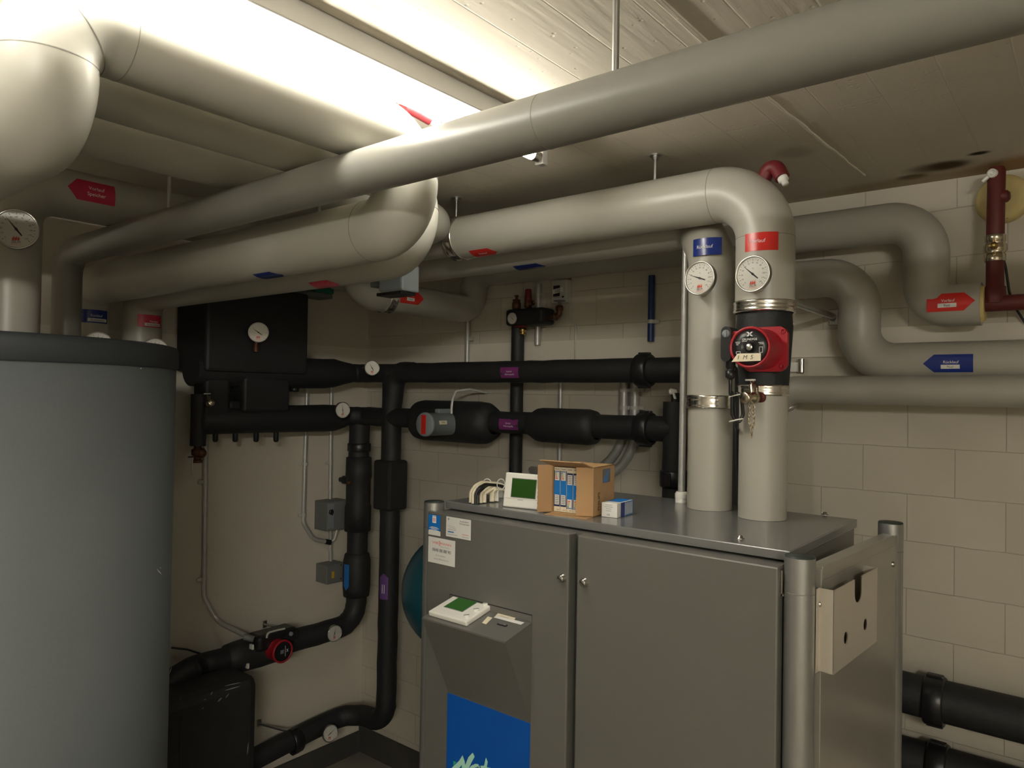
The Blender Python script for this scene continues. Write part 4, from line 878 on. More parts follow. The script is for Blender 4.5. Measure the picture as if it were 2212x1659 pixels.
gy = 1.695; c = onY(1512, 601, gy); gauge('thermometer', c, (-.12, -1, 0), .0425, 160, 'large round thermometer on the return riser, below the blue sticker', .06, True, group=TG)
gy = 1.645; c = onY(1626.5, 592, gy); gauge('thermometer', c, (-.10, -1, 0), .0425, 139, 'large round thermometer on the flow riser, below the red sticker', .05, True, group=TG)
c = onX(35, 495, -2.227+.105); gauge('thermometer', c, (1, -.45, 0), .0505, 128, 'large round thermometer above the tank, cut by the picture edge', .04, True, group=TG)
a = math.atan2
c = onX(212, 746, -2.80+.115); gauge('thermometer', c, (1, -.35, 0), .047, 120, 'round thermometer half hidden by the tank lid, below the blue sticker', .06, True, group=TG)
c = onX(335, 758, -2.80+.115); gauge('thermometer', c, (1, -.3, 0), .047, 120, 'round thermometer half hidden by the tank lid, below the red sticker', .06, True, group=TG)
c = onX(803.5, 795, -2.57); gauge('thermometer', c, (1, -.35, .0), .0350, 122, 'small round thermometer on the upper black pipe near the corner', .12, group=TG)
c = onX(740, 886, XW+.085); gauge('thermometer', c, (1, -.1, .0), .0375, 98, 'small round thermometer on the lower black pipe near the corner', .05, group=TG)
c = onX(722.5, 1368, XW+.082); gauge('thermometer', c, (1, -.1, -.0), .0375, 78, 'small round thermometer on the black pipe beside the dark red pump', .05, group=TG)
c = onX(713.5, 1584, XW+.085); gauge('thermometer', c, (1, -.1, .1), .0375, 42, 'small round thermometer on the lowest black pipe above the floor', .05, group=TG, up=(0, .25, 1))
c = onX(558, 718, fx+.03); t = gauge('pressure_gauge', c, (1, -.5, 0), .0405, 145, 'round pressure gauge on the black heat exchanger block', .035, red_needle=False)
t.part('siphon', MB().tube([c+V((-.012, 0, -.036)), c+V((-.012, .0, -.052)), c+V((-.014, 0, -.053)), c+V((-.014, 0, -.078))], [.009, .009, .013, .013], 14), 'bronze')

# ================================================================ safety group on the back wall
ys = 2.375; sx = onY(1118, 760, ys).x; sz = onY(1118, 688, ys).z
sg = Thing('safety_group', 'black safety group with red cap, gauge and vent, on the back wall', 'valve', (sx, ys, 1.30))
x0, x1 = onY(1091, 688, ys-.05).x, onY(1171, 688, ys-.05).x; zh = .034
sg.part('insulation_shell', bx((x0, ys-.05, sz-zh), (x1, ys+.04, sz+zh), .012), 'foam')
sg.part('pipe', MB().tube(sway(fillet([(sx, ys, sz), (sx, ys, 1.50), (sx, ys-.02, 1.42), (-2.0, 2.17, 1.36), (-2.0, 2.17, 1.28)], .05, 6), .1), .0275, 24), 'foam', label='upright black pipe')
for z in (1.0,): pass
vx = onY(1119, 652, ys).x
sg.part('air_vent', MB().lathe((vx, ys-.01, sz+zh-.002), Z_, [(.012, 0), (.015, .004), (.019, .015), (.019, .03), (.016, .034), (.016, .046), (.006, .048), (.006, .058), (.009, .06), (.009, .064), (0, .064)], 20), 'bronze')
rx = onY(1144, 650, ys).x
sg.part('safety_valve', MB().lathe((rx, ys-.01, sz+zh-.002), Z_, [(.010, 0), (.010, .006), (.016, .01), (.016, .034), (.013, .04)], 20).lathe((rx, ys-.01, sz+zh+.022), (1, -.2, .1), [(.011, 0), (.011, .03), (.007, .031), (.007, .02)], 16), 'bronze')
sg.part('red_cap', MB().lathe((rx, ys-.01, sz+zh+.036), Z_, [(.0155, 0), (.0155, .006), (.013, .044), (.011, .047), (0, .047)], 20), 'redcap', label='red cap')
dx = onY(1134, 712, ys).x
sg.part('drain_tap', MB().lathe((dx+.004, ys-.02, sz-zh+.002), (0, 0, -1), [(.009, 0), (.009, .012), (.015, .014), (.015, .026), (.01, .03), (.012, .032), (.012, .04), (0, .04)], 16), 'brass')
sg.part('tap_handle', bx((dx-.03, ys-.035, sz-zh-.008), (dx+.018, ys-.005, sz-zh+.004), .004), 'redcap', label='red tap handle')
ex0 = onY(1210, 683, ys).x; eb = MB().tube(fillet([(x1-.004, ys, sz-.004), (ex0-.004, ys, sz-.004), (ex0-.004, ys, sz+.042)], .018, 8), .0115, 18)
eb.lathe((ex0-.028, ys, sz-.004), X_, [(.0115, 0), (.015, 0), (.015, .01), (.0115, .01)], 18).lathe((ex0-.004, ys, sz+.022), Z_, [(.0115, 0), (.016, 0), (.016, .016), (.0115, .016)], 18)
sg.part('discharge_elbow', eb, 'bronze', label='brown elbow pipe')
sg.part('tundish', MB().lathe((ex0-.004, ys, sz+.042), Z_, [(.006, 0), (.007, .012), (.024, .016), (.026, .018), (.006, .016)], 18), 'boxgrey')
c = onY(1107, 688, ys-.062); gauge('pressure_gauge', c, (.0, -1, 0), .0245, 140, 'small pressure gauge with red needle on the black safety group', .014, red_needle=True)
vs_ = Thing('expansion_vessel', 'dark blue expansion vessel behind the left cabinet post', 'vessel', (-2.0, 2.17, .55))
vs_.part('shell', MB().ball((-2.0, 2.17, 1.045), .242, 40, 24), 'ball')
vs_.part('flange', MB().lathe((-2.0, 2.17, 1.27), Z_, [(.05, 0), (.05, .022), (.02, .024), (.02, .03)], 24), 'galv')
vs_.part('stand', MB().lathe((-2.0, 2.17, 0), Z_, [(.16, 0), (.15, .85), (.14, .86), (.145, .0)], 32), 'ball')
# numbered meter box
mxx, mz = onY(1206, 630, 2.41).x, onY(1206, 630, 2.41).z
mt_ = Thing('meter_box', 'small pale box with paper number tag on the back wall', 'box', (mxx, 2.44, mz-.045))
mt_.part('housing', bx((mxx-.038, 2.412, mz-.046), (mxx+.040, 2.450, mz+.05), .005), 'clip')
mt_.part('window', bx((mxx-.026, 2.4105, mz-.018), (mxx+.006, 2.414, mz+.026), .001), 'black')
fm = flat((mxx-.001, 2.4085, mz+.004), V((1, 0, .14)), V((-.14, 0, 1)), .0004)
tg = mt_.part('number_tag', MB().poly([(-.026, -.0095), (.026, -.0095), (.026, .0095), (-.026, .0095)], fm), 'paper', label='paper tag with a hand-written number')
mt_.part('handwriting', MB().text('102', lambda u, v: fm(u, v, 1), .013, None, (0, 0), .0, .15), 'ink', tg)
mt_.part('screw', MB().lathe((mxx+.022, 2.413, mz-.022), (0, -1, 0), [(.005, 0), (.004, .003), (0, .003)], 10), 'ink')
Thing('cable', 'thin pale cable clipped to the back wall below the number tag', 'cable', mb=MB().tube(fillet([(mxx+.034, 2.444, mz-.046), (mxx+.036, 2.444, mz-.105), (mxx+.066, 2.444, mz-.14), (mxx+.064, 2.444, mz-.30)], .02, 5), .0045, 8), mt='clip')
# bare metal pipes and conduits
def conduit(pts, r, label, cat='pipe', mt='zinc', fil=.03, clamps=(), wall=None, name='conduit', grp=None):
    t = Thing(name, label, cat, min([V(p) for p in pts], key=lambda p: p.z), grp)
    t.part('tube', MB().tube(fillet(pts, fil, 8), r, 16), mt)
    for c in clamps:
        c = V(c); ax = X_ if wall == 'y' else Y_
        m = MB().tube([c+V((0, 0, -.007)), c+V((0, 0, .007))], r+.0018, 20); k = (ax*(r+.011) if wall == 'y' else ax*-(r+.011))
        w = c+k; lo = V((w.x-.010, w.y-.002, w.z-.007)) if wall == 'y' else V((w.x-.002, w.y-.010, w.z-.007)); hi = V((w.x+.010, w.y+.004, w.z+.007)) if wall == 'y' else V((w.x+.004, w.y+.010, w.z+.007))
        t.part('pipe_clip', m.box(lo, hi, .001), 'clip')
    return t
yc_ = 2.438
x = onY(1162, 680, 2.43).x
conduit([(x, 2.43, onY(1162, 735, 2.43).z-.02), (x, 2.43, zq-.06)], .0135, 'bare metal pipe on the back wall beside the red cap', clamps=[(x, 2.43, onY(1165, 636, 2.43).z)], wall='y', name='metal_pipe')
x = onY(1010, 720, 2.43).x
conduit([(x, 2.43, onY(1010, 745, 2.43).z-.14), (x, 2.43, 2.19)], .0115, 'short bare metal pipe below the end of the pool pipe', clamps=[(x, 2.43, onY(1012, 733, 2.43).z)], wall='y', name='metal_pipe')
x = onY(1210, 900, yc_).x
conduit([(x, yc_, 1.20), (x, yc_, 1.975)], .0095, 'single thin conduit rising behind the lid on the back wall', wall='y')
def twin(u, label, k):
    xa = onY(u, 860, 2.425).x
    conduit([(xa, 2.425, 1.96), (xa, 2.425, 1.530+.02*k), (xa-.36-.03*k, 2.40, 1.500+.02*k), (xa-.46, 2.46, 1.500+.02*k)], .0180, label, fil=.19, clamps=[(xa, 2.425, onY(u, 843, 2.425).z), (xa, 2.425, onY(u, 881, 2.425).z)], wall='y')
twin(1348, 'thick conduit of the bending pair behind the cardboard carton, left one', 1); twin(1371.5, 'thick conduit of the bending pair behind the cardboard carton, nearer the risers', 0)
x = onY(1407, 650, 2.432).x
conduit([(x, 2.432, onY(1404, 726, 2.432).z-.02), (x, 2.432, zq-.07)], .0125, 'dark blue upright pipe on the back wall left of the risers', mt='bluepipe', clamps=[(x, 2.432, onY(1405, 695, 2.432).z)], wall='y', name='blue_pipe')
g = onZ(1475, 1084, ZT); gx, gyy = g.x, 1.845
conduit([(gx, gyy, ZT+.03), (gx+.002, gyy+.004, z7-.02)], .0095, 'upright galvanised conduit close beside the grey return riser')
gl = Thing('cable_gland', 'white plastic cable gland on the lid below the conduit', 'fitting', (gx, gyy, ZT))
gl.part('nut', MB().lathe((gx, gyy, ZT), Z_, [(.0185, 0), (.0185, .010), (.0165, .012), (0, .012)], 6), 'white')
gl.part('dome', MB().lathe((gx, gyy, ZT+.011), Z_, [(.0175, 0), (.0175, .012), (.014, .018), (.0105, .019), (.0098, .012)], 24), 'white')
# conduits on the left wall
xw = XL+.014
c1 = [onX(*p, xw) for p in ((446, 880), (445, 940), (441, 1290))]+[V((xw+.03, onX(462, 1340, xw).y, onX(462, 1340, xw).z)), V((XW+.03, onX(538, 1376, XW+.05).y, onX(538, 1376, XW+.05).z))]
conduit(c1, .0105, 'long conduit on the left wall bending to the dark red pump', fil=.07, clamps=[onX(444, 1040, xw), onX(441, 1250, xw)], wall='x')
c2 = [onX(*p, xw) for p in ((664, 810), (655, 1130))]+[V((xw+.01, onX(674, 1164, xw).y, onX(674, 1164, xw).z)), V((xw+.03, onX(700, 1169, xw).y, onX(700, 1169, xw).z))]
t = conduit(c2, .0105, 'curved conduit ending in a black bush below the switch box', fil=.06, clamps=[onX(660, 1002, xw), onX(656, 1112, xw)], wall='x')
e_ = c2[-1]; t.part('bush', MB().tube([e_-V((.004, .012, -.004)), e_+V((.004, .014, -.004))], .0125, 16), 'black')
sy0, sy1 = onX(703, 1110, -2.86).y, onX(750, 1110, -2.86).y
t.part('cable', MB().tube(fillet([e_, e_+V((.01, .03, .004)), V((-2.89, (sy0+sy1)/2+.03, onX(728, 1146, -2.87).z+.002))], .02, 5), .0045, 8), 'cablew')
c3 = [onX(*p, xw) for p in ((716, 810), (713, 1080))]
conduit(c3, .0095, 'straight conduit dropping to the switch box on the left wall', clamps=[onX(714, 1000, xw)], wall='x')
conduit([onX(714, 1146, xw), onX(714, 1215, xw)], .0095, 'short conduit joining the two grey boxes on the left wall', wall='x')
zs0, zs1 = onX(725, 1144, -2.86).z, onX(725, 1082, -2.86).z
sb = Thing('switch_box', 'grey switch box with rotary knob on the left wall', 'switch', (-2.9, (sy0+sy1)/2, zs0))
sb.part('housing', bx((XL, sy0, zs0), (-2.845, sy1, zs1), .004), 'boxgrey')
yk0 = onX(721, 1110, -2.845).y
pl_ = sb.part('label_plate', bx((-2.846, sy0+.003, zs0+.012), (-2.8435, yk0, zs1-.008)), 'boxblg', label='pale label plate')
km = V((-2.843, (sy0+yk0)/2, zs0+(zs1-zs0)*.66))
sb.part('rotary_knob', MB().lathe(km, X_, [(.012, 0), (.011, .008), (0, .008)], 18).box((-.0025, -.014, .008), (.0025, .014, .014), .001, (Y_, Z_, X_), km), 'black')
ty0, ty1 = onX(703, 1237, -2.87).y, onX(742, 1237, -2.87).y; tz0, tz1 = onX(722, 1258, -2.87).z, onX(722, 1218, -2.87).z
jb = Thing('junction_box', 'square grey junction box with yellow tag on the left wall', 'box', (-2.9, (ty0+ty1)/2, tz0))
jb.part('housing', bx((XL, ty0, tz0), (-2.86, ty1, tz1), .004), 'boxgrey')
fmj = flat((-2.8598, (ty0+ty1)/2, (tz0+tz1)/2), Y_, Z_, .0005)
jb.part('yellow_tag', MB().poly([(-.025, -.02), (-.010, -.02), (-.010, .012), (-.025, .012)], fmj), 'yellow', label='yellow tag')
for (y, z) in ((.03, .035), (.03, -.03)): jb.part('screw', MB().lathe(fmj(y, z), X_, [(.004, -.002), (.003, .002), (0, .002)], 10), 'black')
# small wall clips and brackets
p = onX(423, 785, XL+.03)
t = Thing('wall_bracket', 'small dark wall bracket with white lever beside the tank lid', 'bracket', (XL+.02, p.y, p.z-.03))
t.part('plate', bx((XL, p.y-.03, p.z-.055), (XL+.02, p.y+.005, p.z+.014), .002), 'boxgrey')
t.part('lever', bx((XL+.02, p.y-.03, p.z-.005), (XL+.032, p.y+.055, p.z+.004), .002), 'white', label='white lever')
t.part('bolt', MB().lathe((XL+.02, p.y-.015, p.z-.04), X_, [(.008, 0), (.008, .012), (0, .012)], 8), 'galv')
for (u, v, w, lb) in ((572, 1347, 1, 'small rusty wall hook above the dark red pump'), (560, 1560, 1, 'steel wall bracket with rod above the lowest black pipe')):
    p = onX(u, v, XL+.006)
    t = Thing('wall_bracket', lb, 'bracket', (XL+.01, p.y, p.z-.02))
    t.part('plate', bx((XL, p.y-.008, p.z-.02), (XL+.005, p.y+.012, p.z+.012), .001), 'galv')
    if v > 1500: t.part('rod', MB().cyl((XL+.004, p.y+.002, p.z-.008), (XW+.01, p.y+.10, zv-.02), .006, 10), 'galv')
    else: t.part('rod', MB().cyl((XL+.004, p.y+.002, p.z-.005), (XW-.04, p.y+.03, zl+.045), .005, 10), 'galv')
p = onY(1797, 688, 2.43); q = onY(1700, 648, yV+.062)
t = Thing('wall_bracket', 'galvanised strut from the wall plate to the flow riser band', 'bracket', (p.x, 2.44, p.z-.03))
t.part('plate', bx((p.x-.013, 2.442, p.z-.02), (p.x+.016, 2.450, p.z+.03), .002), 'galv')
t.part('bolt', MB().lathe((p.x, 2.442, p.z), (0, -1, 0), [(.009, 0), (.009, .006), (.005, .007), (.005, .012), (0, .012)], 8), 'galv')
t.part('strut', MB().tube([(p.x, 2.438, p.z+.008), (q.x, q.y, q.z)], .0095, 14), 'galv')
p = onY(1729, 790, 2.43)
t = Thing('pipe_clip', 'small metal pipe clip with white base beside the black sleeve', 'bracket', (p.x, 2.44, p.z-.02))
t.part('base', bx((p.x-.04, 2.436, p.z-.02), (p.x-.004, 2.450, p.z+.012), .002), 'white')
t.part('stub', MB().cyl((p.x+.004, 2.43, p.z-.022), (p.x+.004, 2.43, p.z+.022), .011, 16), 'chrome')
e = [V((onY(u, v, 2.41))) for u, v in ((1685, 835), (1692, 875), (1722, 870), (1750, 850))]
conduit([onY(1660, 800, 2.40), onY(1662, 880, 2.40), onY(1712, 884, 2.40), onY(1722, 860, 2.43)], .012, 'bent conduit end showing below the slim pipe by the flow riser', fil=.03, mt='galv')
# ================================================================ bare red pipe with ball valve, upper right
ry = yQ; hx0 = onY(2112, 655, ry).x; vx_ = onY(2149, 640, ry).x; hz_ = onY(2160, 655, ry).z; vtop = ZC-.012
rp = Thing('red_pipe', 'bare rust-red pipe with ball valve at the right wall corner', 'pipe', (vx_, ry, hz_-.03))
rp.part('run', MB().tube([(hx0-.02, ry, hz_), (XR, ry, hz_)], .0215, 24), 'redpipe')
zv0, zv1 = onY(2149, 562, ry).z, onY(2147, 508, ry).z
rp.part('riser', MB().tube([(vx_, ry, hz_), (vx_, ry, hz_+.015), (vx_, ry, hz_+.045), (vx_, ry, hz_+.047), (vx_, ry, zv0)], [.028, .0265, .0255, .0215, .0215], 24), 'redpipe')
rp.part('riser', MB().tube([(vx_, ry, zv1), (vx_+.002, ry, vtop-.01), (vx_+.002, ry, vtop)], [.0215, .0215, .017], 24), 'redpipe')
bv = rp.part('ball_valve', MB().lathe((vx_, ry, zv0-.004), Z_, [(.024, 0), (.025, .002), (.025, .020), (.022, .021), (.027, .028), (.028, .035), (.027, .045), (.022, .052), (.025, .053), (.025, .070), (.024, .072)], 8), 'nickel', label='nickel ball valve')
rp.part('valve_stem', MB().lathe((vx_, ry-.024, (zv0+zv1)/2), (0, -1, 0), [(.010, 0), (.010, .012), (.006, .014), (.006, .02), (0, .02)], 14).box((-.012, -.003, .010), (.006, .003, .016), .001, (X_, Z_, -Y_), (vx_, ry-.024, (zv0+zv1)/2)), 'brass', bv)
rp.part('branch_boss', MB().lathe((vx_+.015, ry, onY(2165, 425, ry).z), (1, -.1, 0), [(.018, 0), (.016, .012), (.010, .018), (0, .018)], 18), 'redpipe')
tp_ = V((vx_-.004, ry-.018, vtop-.02))
rp.part('vent_tap', MB().lathe(tp_, (-.3, -1, 0), [(.012, -.004), (.012, .010), (.008, .012), (.008, .004), (0, .004)], 16).box((-.030, -.004, .001), (-.004, .004, .009), .002, (V((.75, -.2, .6)).normalized(), V((-.6, 0, .75)).normalized(), V((-.3, -1, 0)).normalized()), tp_), 'white', label='white plastic vent tap')
p = onY(2168, 432, 2.45)
yd = Thing('foam_collar', 'round yellow foam collar on the back wall behind the red pipe', 'collar', (p.x, 2.44, p.z-.08))
yd.part('foam', MB().lathe((p.x, 2.4495, p.z), (0, -1, 0), [(.066, 0), (.068, .004), (.064, .03), (.058, .038), (.03, .040), (.022, .036), (0, .036)], 40), 'pufoam')
yd.part('rust_streak', MB().tube([(p.x-.01, 2.411, p.z-.01), (p.x+.002, 2.411, p.z-.035), (p.x+.012, 2.418, p.z-.06)], .003, 8), 'redpipe')
Thing('cable', 'thin black cable hanging beside the bare red pipe', 'cable', mb=MB().tube(fillet([onY(2163, 545, 2.40), onY(2172, 575, 2.42), onY(2180, 630, 2.43), onY(2190, 660, 2.43), onY(2216, 700, 2.43)], .05, 6), .0032, 8), mt='black')
# ================================================================ lower black pipes right of the cabinet
for (v, lb, k) in ((1508, 'thick black pipe low on the back wall right of the cabinet, upper', 0), (1651, 'thick black pipe low on the back wall right of the cabinet, lowest', 1)):
    yb_ = 2.36; z_ = onY(2000, v, yb_).z
    t = Thing('black_pipe', lb, 'pipe', (.3, yb_, z_-.058))
    t.part('jacket', MB().tube(fillet([(XR, yb_, z_), (-.62, yb_, z_+.003), (-.62, CB-.008, z_+.003)], .12, 8), .0575, 32), 'foam')
    cuff(t, (onY(2020+6*k, v, yb_).x, yb_, z_), (1, 0, 0), .060, .05)
# vent on top of the upright black pipe
p = onY(1461, 850, yK-.03)
t = Thing('air_vent', 'white air vent tap on top of the upright black pipe', 'valve', (xt, yK, onY(1458, 868, yK).z))
t.part('stub', MB().cyl((xt, yK, t.org.z-.002), (xt, yK, t.org.z+.03), .014, 18), 'foam')
t.part('tap', MB().lathe((xt-.004, yK-.014, t.org.z+.034), (-.25, -1, .1), [(.010, -.012), (.010, .008), (.0055, .009), (.0055, .004), (0, .004)], 16).box((-.004, -.026, -.004), (.004, 0, .004), .002, (X_, V((-.25, -.2, .95)).normalized(), -Y_), (xt, yK-.018, t.org.z+.034)), 'white', label='white plastic tap')

Thing('cable', 'thin black cable from the tank to the black pipe low on the left wall', 'cable', mb=MB().tube([onX(370, 1399, -2.90), onX(405, 1403, -2.88), onX(432, 1412, -2.83), onX(440, 1416, -2.80)], .004, 8), mt='black')
# ================================================================ things lying on the cabinet lid
a, b = onZ(1085, 1095, ZT), onZ(1170, 1104, ZT)
ex_ = (b-a).normalized(); nn = V((ex_.y, -ex_.x, 0)); tilt = math.radians(9)
ey_ = (Z_*math.cos(tilt)-nn*math.sin(tilt)); en_ = ex_.cross(ey_); wT = (b-a).length+.004; hT = .0755*1.0
o_ = a+V((0, 0, .0015))
hT = (1095-1021)/FPX*((a-EYE).dot(FW))
rc2 = Thing('room_controller', 'loose white controller with dark green screen leaning beside the carton', 'controller', o_)
rc2.part('housing', MB().box((0, 0, -.030), (wT, hT, 0), .004, (ex_, ey_, en_), o_), 'white')
sx0, sx1 = wT*.20, wT*.78; sy_0, sy_1 = hT*.31, hT*.83
inset(rc2, o_, (ex_, ey_, en_), sx0, sx1, sy_0, sy_1, 0, 'lcd')
for f in (.16, .43, .72):
    q = o_+ex_*wT*.955+ey_*hT*f
    rc2.part('knob', MB().lathe(q, en_, [(.0085, -.001), (.008, .005), (.005, .006), (0, .006)], 20).box((-.007, -.001, .0055), (.007, .001, .0072), 0, (ex_, ey_, en_), q), 'white')
rc2.part('flap_line', MB().box((.006, hT*.255, -.001), (wT*.86, hT*.262, .0004), 0, (ex_, ey_, en_), o_), 'inkgrey')
rc2.part('flap_notch', MB().box((wT*.36, hT*.225, -.001), (wT*.50, hT*.24, .0005), 0, (ex_, ey_, en_), o_), 'inkgrey')
rc2.part('stand', MB().box((wT*.3, 0, -.055), (wT*.7, .004, -.028), .001, (ex_, -en_*0+Z_, V((en_.x, en_.y, 0)).normalized()), o_), 'white')
# bundle of cables
cbd = Thing('cable_bundle', 'bundle of cream and black cables tied on the lid corner', 'cable', onZ(1050, 1082, ZT))
random.seed(7)
def strand(u0, v0, h, u1, dy, mt, r):
    s0 = onZ(u0, v0, ZT+.006); top = onY((u0+u1)/2-6, 1046-h, s0.y+dy*.5); e0 = onY(u1, 1052, s0.y+dy)
    pts = [s0+V((-.002, 0, -.0035)), s0+V((-.006, .004, .022)), V((s0.x*.8+top.x*.2, s0.y+dy*.15, top.z-.006)), top, V((e0.x, e0.y, top.z-.006)), V((e0.x+.03, e0.y+.02, ZT+.012)), V((e0.x+.04, e0.y+.05, ZT+.006))]
    cbd.part('cable', MB().tube(fillet(pts, .02, 6), r, 10), mt)
for i, (u0, v0, h, u1, dy, mt, r) in enumerate(((1018, 1083, 4, 1074, .10, 'cable', .0046), (1023, 1085, 3, 1078, .11, 'cable', .0042), (1026, 1085, 0, 1082, .09, 'black', .0036), (1029, 1086, -1, 1086, .10, 'black', .0036), (1031, 1085, 2, 1084, .12, 'cablew', .0030), (1034, 1085, -3, 1088, .10, 'black', .0034), (1040, 1084, -5, 1092, .09, 'cable', .0044), (1045, 1083, -8, 1094, .08, 'cable', .0044), (1049, 1083, -10, 1096, .07, 'cable', .0040),
        (1062, 1081, -3, 1094, .06, 'cable', .0044), (1066, 1081, -5, 1096, .06, 'cable', .0044), (1071, 1080, -7, 1100, .05, 'cable', .0042), (1076, 1080, -6, 1102, .05, 'cablew', .0036))):
    strand(u0, v0, h, u1, dy, mt, r)
for (u, v, r) in ((1052, 1048, .017), (1024, 1078, .012), (1082, 1046, .014)):
    q = onY(u, v, 1.49); cbd.part('cable_tie', MB().tube([q+V((r*.5*math.cos(g_), r*.55*math.cos(g_), r*math.sin(g_))) for g_ in [2*PI*k/20 for k in range(21)]], .0013, 6, caps=False), 'cablew')
cbd.part('connector', MB().box((-.010, -.008, 0), (.010, .008, .028), .002, (X_, Y_, Z_), onZ(1083, 1075, ZT)), 'white')
# cardboard carton of lamps, open towards the room
fr = onZ(1281, 1117.6, ZT); an = math.radians(6.5); eX = V((math.cos(an), math.sin(an), 0)); eY = V((-math.sin(an), math.cos(an), 0))
Wc, Dc, Hc, tc = .113, .118, .1165, .0022
oc = fr-eX*Wc+V((0, 0, .0005))
cx_ = Thing('cardboard_carton', 'open brown cardboard carton of lamp boxes on the grey lid', 'carton', oc+eX*Wc/2+eY*Dc/2)
A3 = (eX, eY, Z_)
cx_.part('body', MB().box((Wc-tc, 0, 0), (Wc, Dc, Hc), 0, A3, oc).box((0, 0, 0), (tc, Dc, Hc), 0, A3, oc).box((0, Dc-tc, 0), (Wc, Dc, Hc), 0, A3, oc).box((0, 0, 0), (Wc, Dc, tc), 0, A3, oc).box((0, 0, Hc-tc), (Wc, Dc, Hc), 0, A3, oc), 'card')
def flap(name, hinge, along, out, L, D, jag=0., mt='cardin'):
    """one flap: hinge line of length L along `along`, leaning `out` by D"""
    h, al, ou = V(hinge), V(along).normalized(), V(out).normalized(); n = al.cross(ou).normalized()*tc
    K = 22; e = MB(); ps = []
    for i in range(K+1): ps.append(h+al*(L*i/K)+ou*(D+(random.uniform(-jag, jag) if jag else 0)))
    vs = [h+al*(L*i/K) for i in range(K+1)]+ps; vs += [p+n for p in vs]
    k = K+1; fs = [[i, i+1, k+i+1, k+i] for i in range(K)]+[[2*k+i+1, 2*k+i, 3*k+i, 3*k+i+1] for i in range(K)]+[[k+i, k+i+1, 3*k+i+1, 3*k+i] for i in range(K)]+[[0, k, 3*k, 2*k], [K, 2*k+K, 3*k+K, k+K], ]
    e.add(vs, fs); return cx_.part(name, e, mt)
flap('top_flap', oc+V((0, 0, Hc)), eX, -eY*1.0+Z_*.30-eX*.08, Wc, .056, .0006)
flap('bottom_flap', oc+V((0, 0, .0005)), eX, -eY*.99+V((0, 0, .002)), Wc, .034, .0006, 'card')
flap('side_flap', oc+V((0, 0, .002)), Z_, -eY*.72-eX*.70, Hc-.002, .036, .0008)
rf = flap('side_flap', oc+eX*Wc+V((0, 0, .002)), Z_, -eX*.90-eY*.40, Hc-.002, .041, .0012, 'card')
fs_ = flat(oc+eX*Wc+eY*Dc*.5+Z_*Hc*.5, eY, Z_, .0006)
cx_.part('lettering', MB().text('PHILIPS', lambda u, v: fs_(-v-.030, u-.024, .3), .0095, .052, (0, 0), .01), 'ink')
cx_.part('printed_picture', MB().grid(.042, .034, lambda u, v: fs_(u, v, .2), off=(.012, .034), n=1, m=1), 'boxgrey')
cx_.part('picture_glow', MB().poly([(-.008, .018), (.014, .018), (.030, .048), (.02, .05), (.008, .036), (-.008, .030)], lambda u, v: fs_(u, v, .5)), 'inkblue')
cx_.part('print_lines', MB().text('MASTER LED', lambda u, v: fs_(-v+.004, u-.020, .3), .004, .05, (0, 0)).text('50x 25W', lambda u, v: fs_(-v+.014, u-.020, .3), .0035, .03, (0, 0)), 'inkgrey')
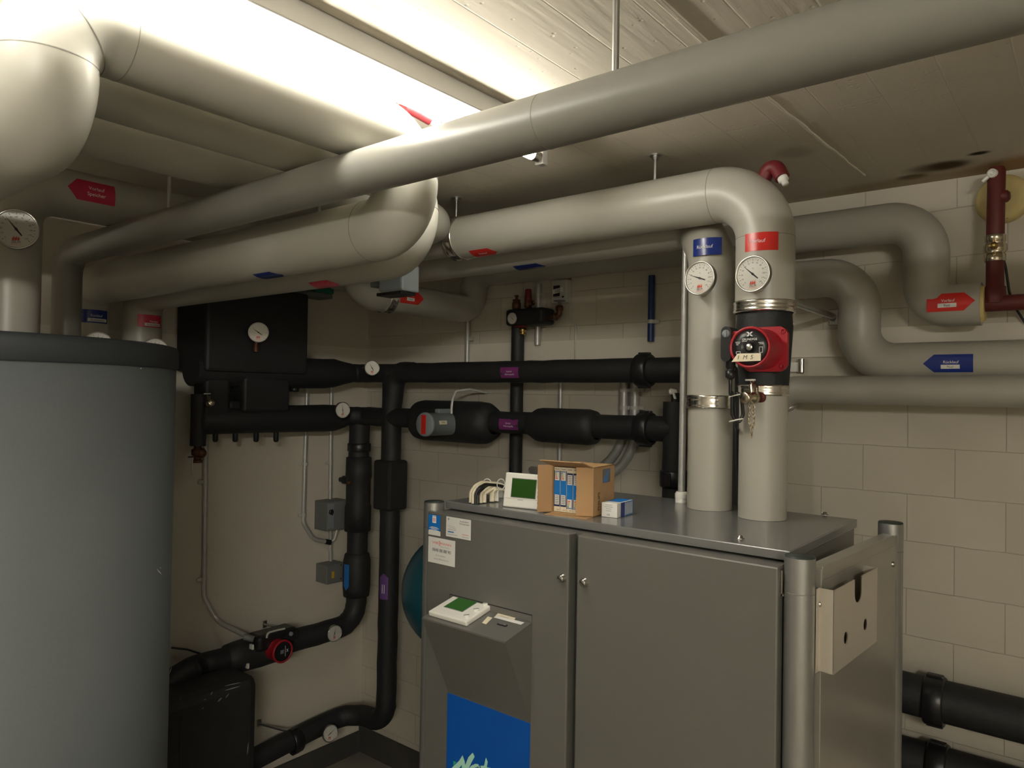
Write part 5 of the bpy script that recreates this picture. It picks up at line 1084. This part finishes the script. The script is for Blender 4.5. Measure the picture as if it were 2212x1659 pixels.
def lampbox(i, x, flip):
    w, d, h = .0168, .09, .1085
    o = oc+eX*x+eY*.006+V((0, 0, tc+.0004))
    t = Thing('lamp_box', ['slim blue lamp box, leftmost in the open carton', 'slim blue lamp box, second from the left in the open carton', 'slim blue lamp box upside down beside the folded carton flap', 'lamp box mostly hidden behind the torn carton flap'][i], 'box', o+eX*w/2+eY*d/2, 'lamp boxes in the open carton')
    t.part('carton', MB().box((0, 0, 0), (w, d, h), .0006, A3, o), 'boxcream')
    f = flat(o+eX*w/2+Z_*h/2, eX, Z_, .0003); s = -1 if flip else 1
    t.part('navy_print', MB().grid(w*.96, h*.80, f, n=1, m=1, off=(0, s*.002)), 'boxnavy')
    t.part('blue_print', MB().grid(w*.96, h*.34, lambda u, v: f(u, v, .5), n=1, m=1, off=(0, s*.004)), 'boxblue')
    lb = t.part('energy_label', MB().grid(w*.74, h*.22, lambda u, v: f(u, v, .8), n=1, m=1, off=(0, s*(.030+.004))), 'boxwhite')
    bar = t.part('bar_code_label', MB().grid(w*.74, h*.22, lambda u, v: f(u, v, .8), n=1, m=1, off=(0, -s*.025)), 'boxwhite')
    e = MB()
    for k in range(5): e.grid(w*.52, h*.018, lambda u, v: f(u, v, 1.4), n=1, m=1, off=(0, -s*.025+(k-2)*.0042))
    t.part('bar_code', e, 'inkgrey', bar)
    for k, mt in enumerate(('green', 'lime', 'yellow', 'orange', 'inkred')):
        t.part('energy_bar', MB().grid(w*(.16+.05*k), h*.022, lambda u, v: f(u, v, 1.4), n=1, m=1, off=(-w*.2+w*.025*k, s*(.034+.006-k*.0034))), mt, lb)
    t.part('label_head', MB().grid(w*.66, h*.022, lambda u, v: f(u, v, 1.4), n=1, m=1, off=(0, s*.0435)), 'inkblue', lb)
    t.part('lettering', MB().text('PHILIPS', f, .0034, w*.7, (0, h/2-.005), .01).text('E14', f, .003, w*.4, (w*.2, -h/2+.005)), 'ink')
for i, x in enumerate((.0035, .0210, .0385, .056)): lampbox(i, x, i >= 2)
# the loose small box
wo = onZ(1333, 1120, ZT); e1 = -V((math.cos(math.radians(5)), math.sin(math.radians(5)), 0)); e2 = V((e1.y, -e1.x, 0)); e2 = V((math.sin(math.radians(5))*-1, math.cos(math.radians(5)), 0))
o = wo+e1*.041+V((0, 0, .0004)); ex1 = -e1
t = Thing('lamp_box', 'small white and blue lamp box lying beside the carton', 'box', o+ex1*.0185+e2*.045)
A4 = (ex1, e2, Z_)
t.part('carton', MB().box((0, 0, 0), (.041, .088, .034), .0008, A4, o), 'boxwhite')
f = flat(o+ex1*.041+e2*.044+Z_*.017, e2, Z_, .0003)
t.part('blue_print', MB().grid(.022, .034, f, n=1, m=1, off=(-.014, 0)), 'sblue'); t.part('blue_print', MB().grid(.044, .034, f, n=1, m=1, off=(.021, 0)), 'inkblue')
ft = flat(o+ex1*.0185+e2*.044+Z_*.034, ex1, e2, .0003)
t.part('blue_print', MB().grid(.036, .060, ft, n=1, m=1, off=(0, .012)), 'boxblue')
e = MB()
for k in range(5): e.grid(.004, .028, lambda u, v: f(u, v, .6), n=1, m=1, off=(.004+k*.008, 0))
t.part('print_lines', e, 'boxwhite')
g = flat(o+ex1*.0185+Z_*.017, ex1, Z_, .0003)
e = MB().text('CE', g, .0046, .016, (0, -.011))
for k, w in enumerate((.018, .022, .014, .014)): e.grid(w, .0006, g, n=1, m=1, off=(0, .012-k*.0045))
t.part('lettering', e, 'ink')
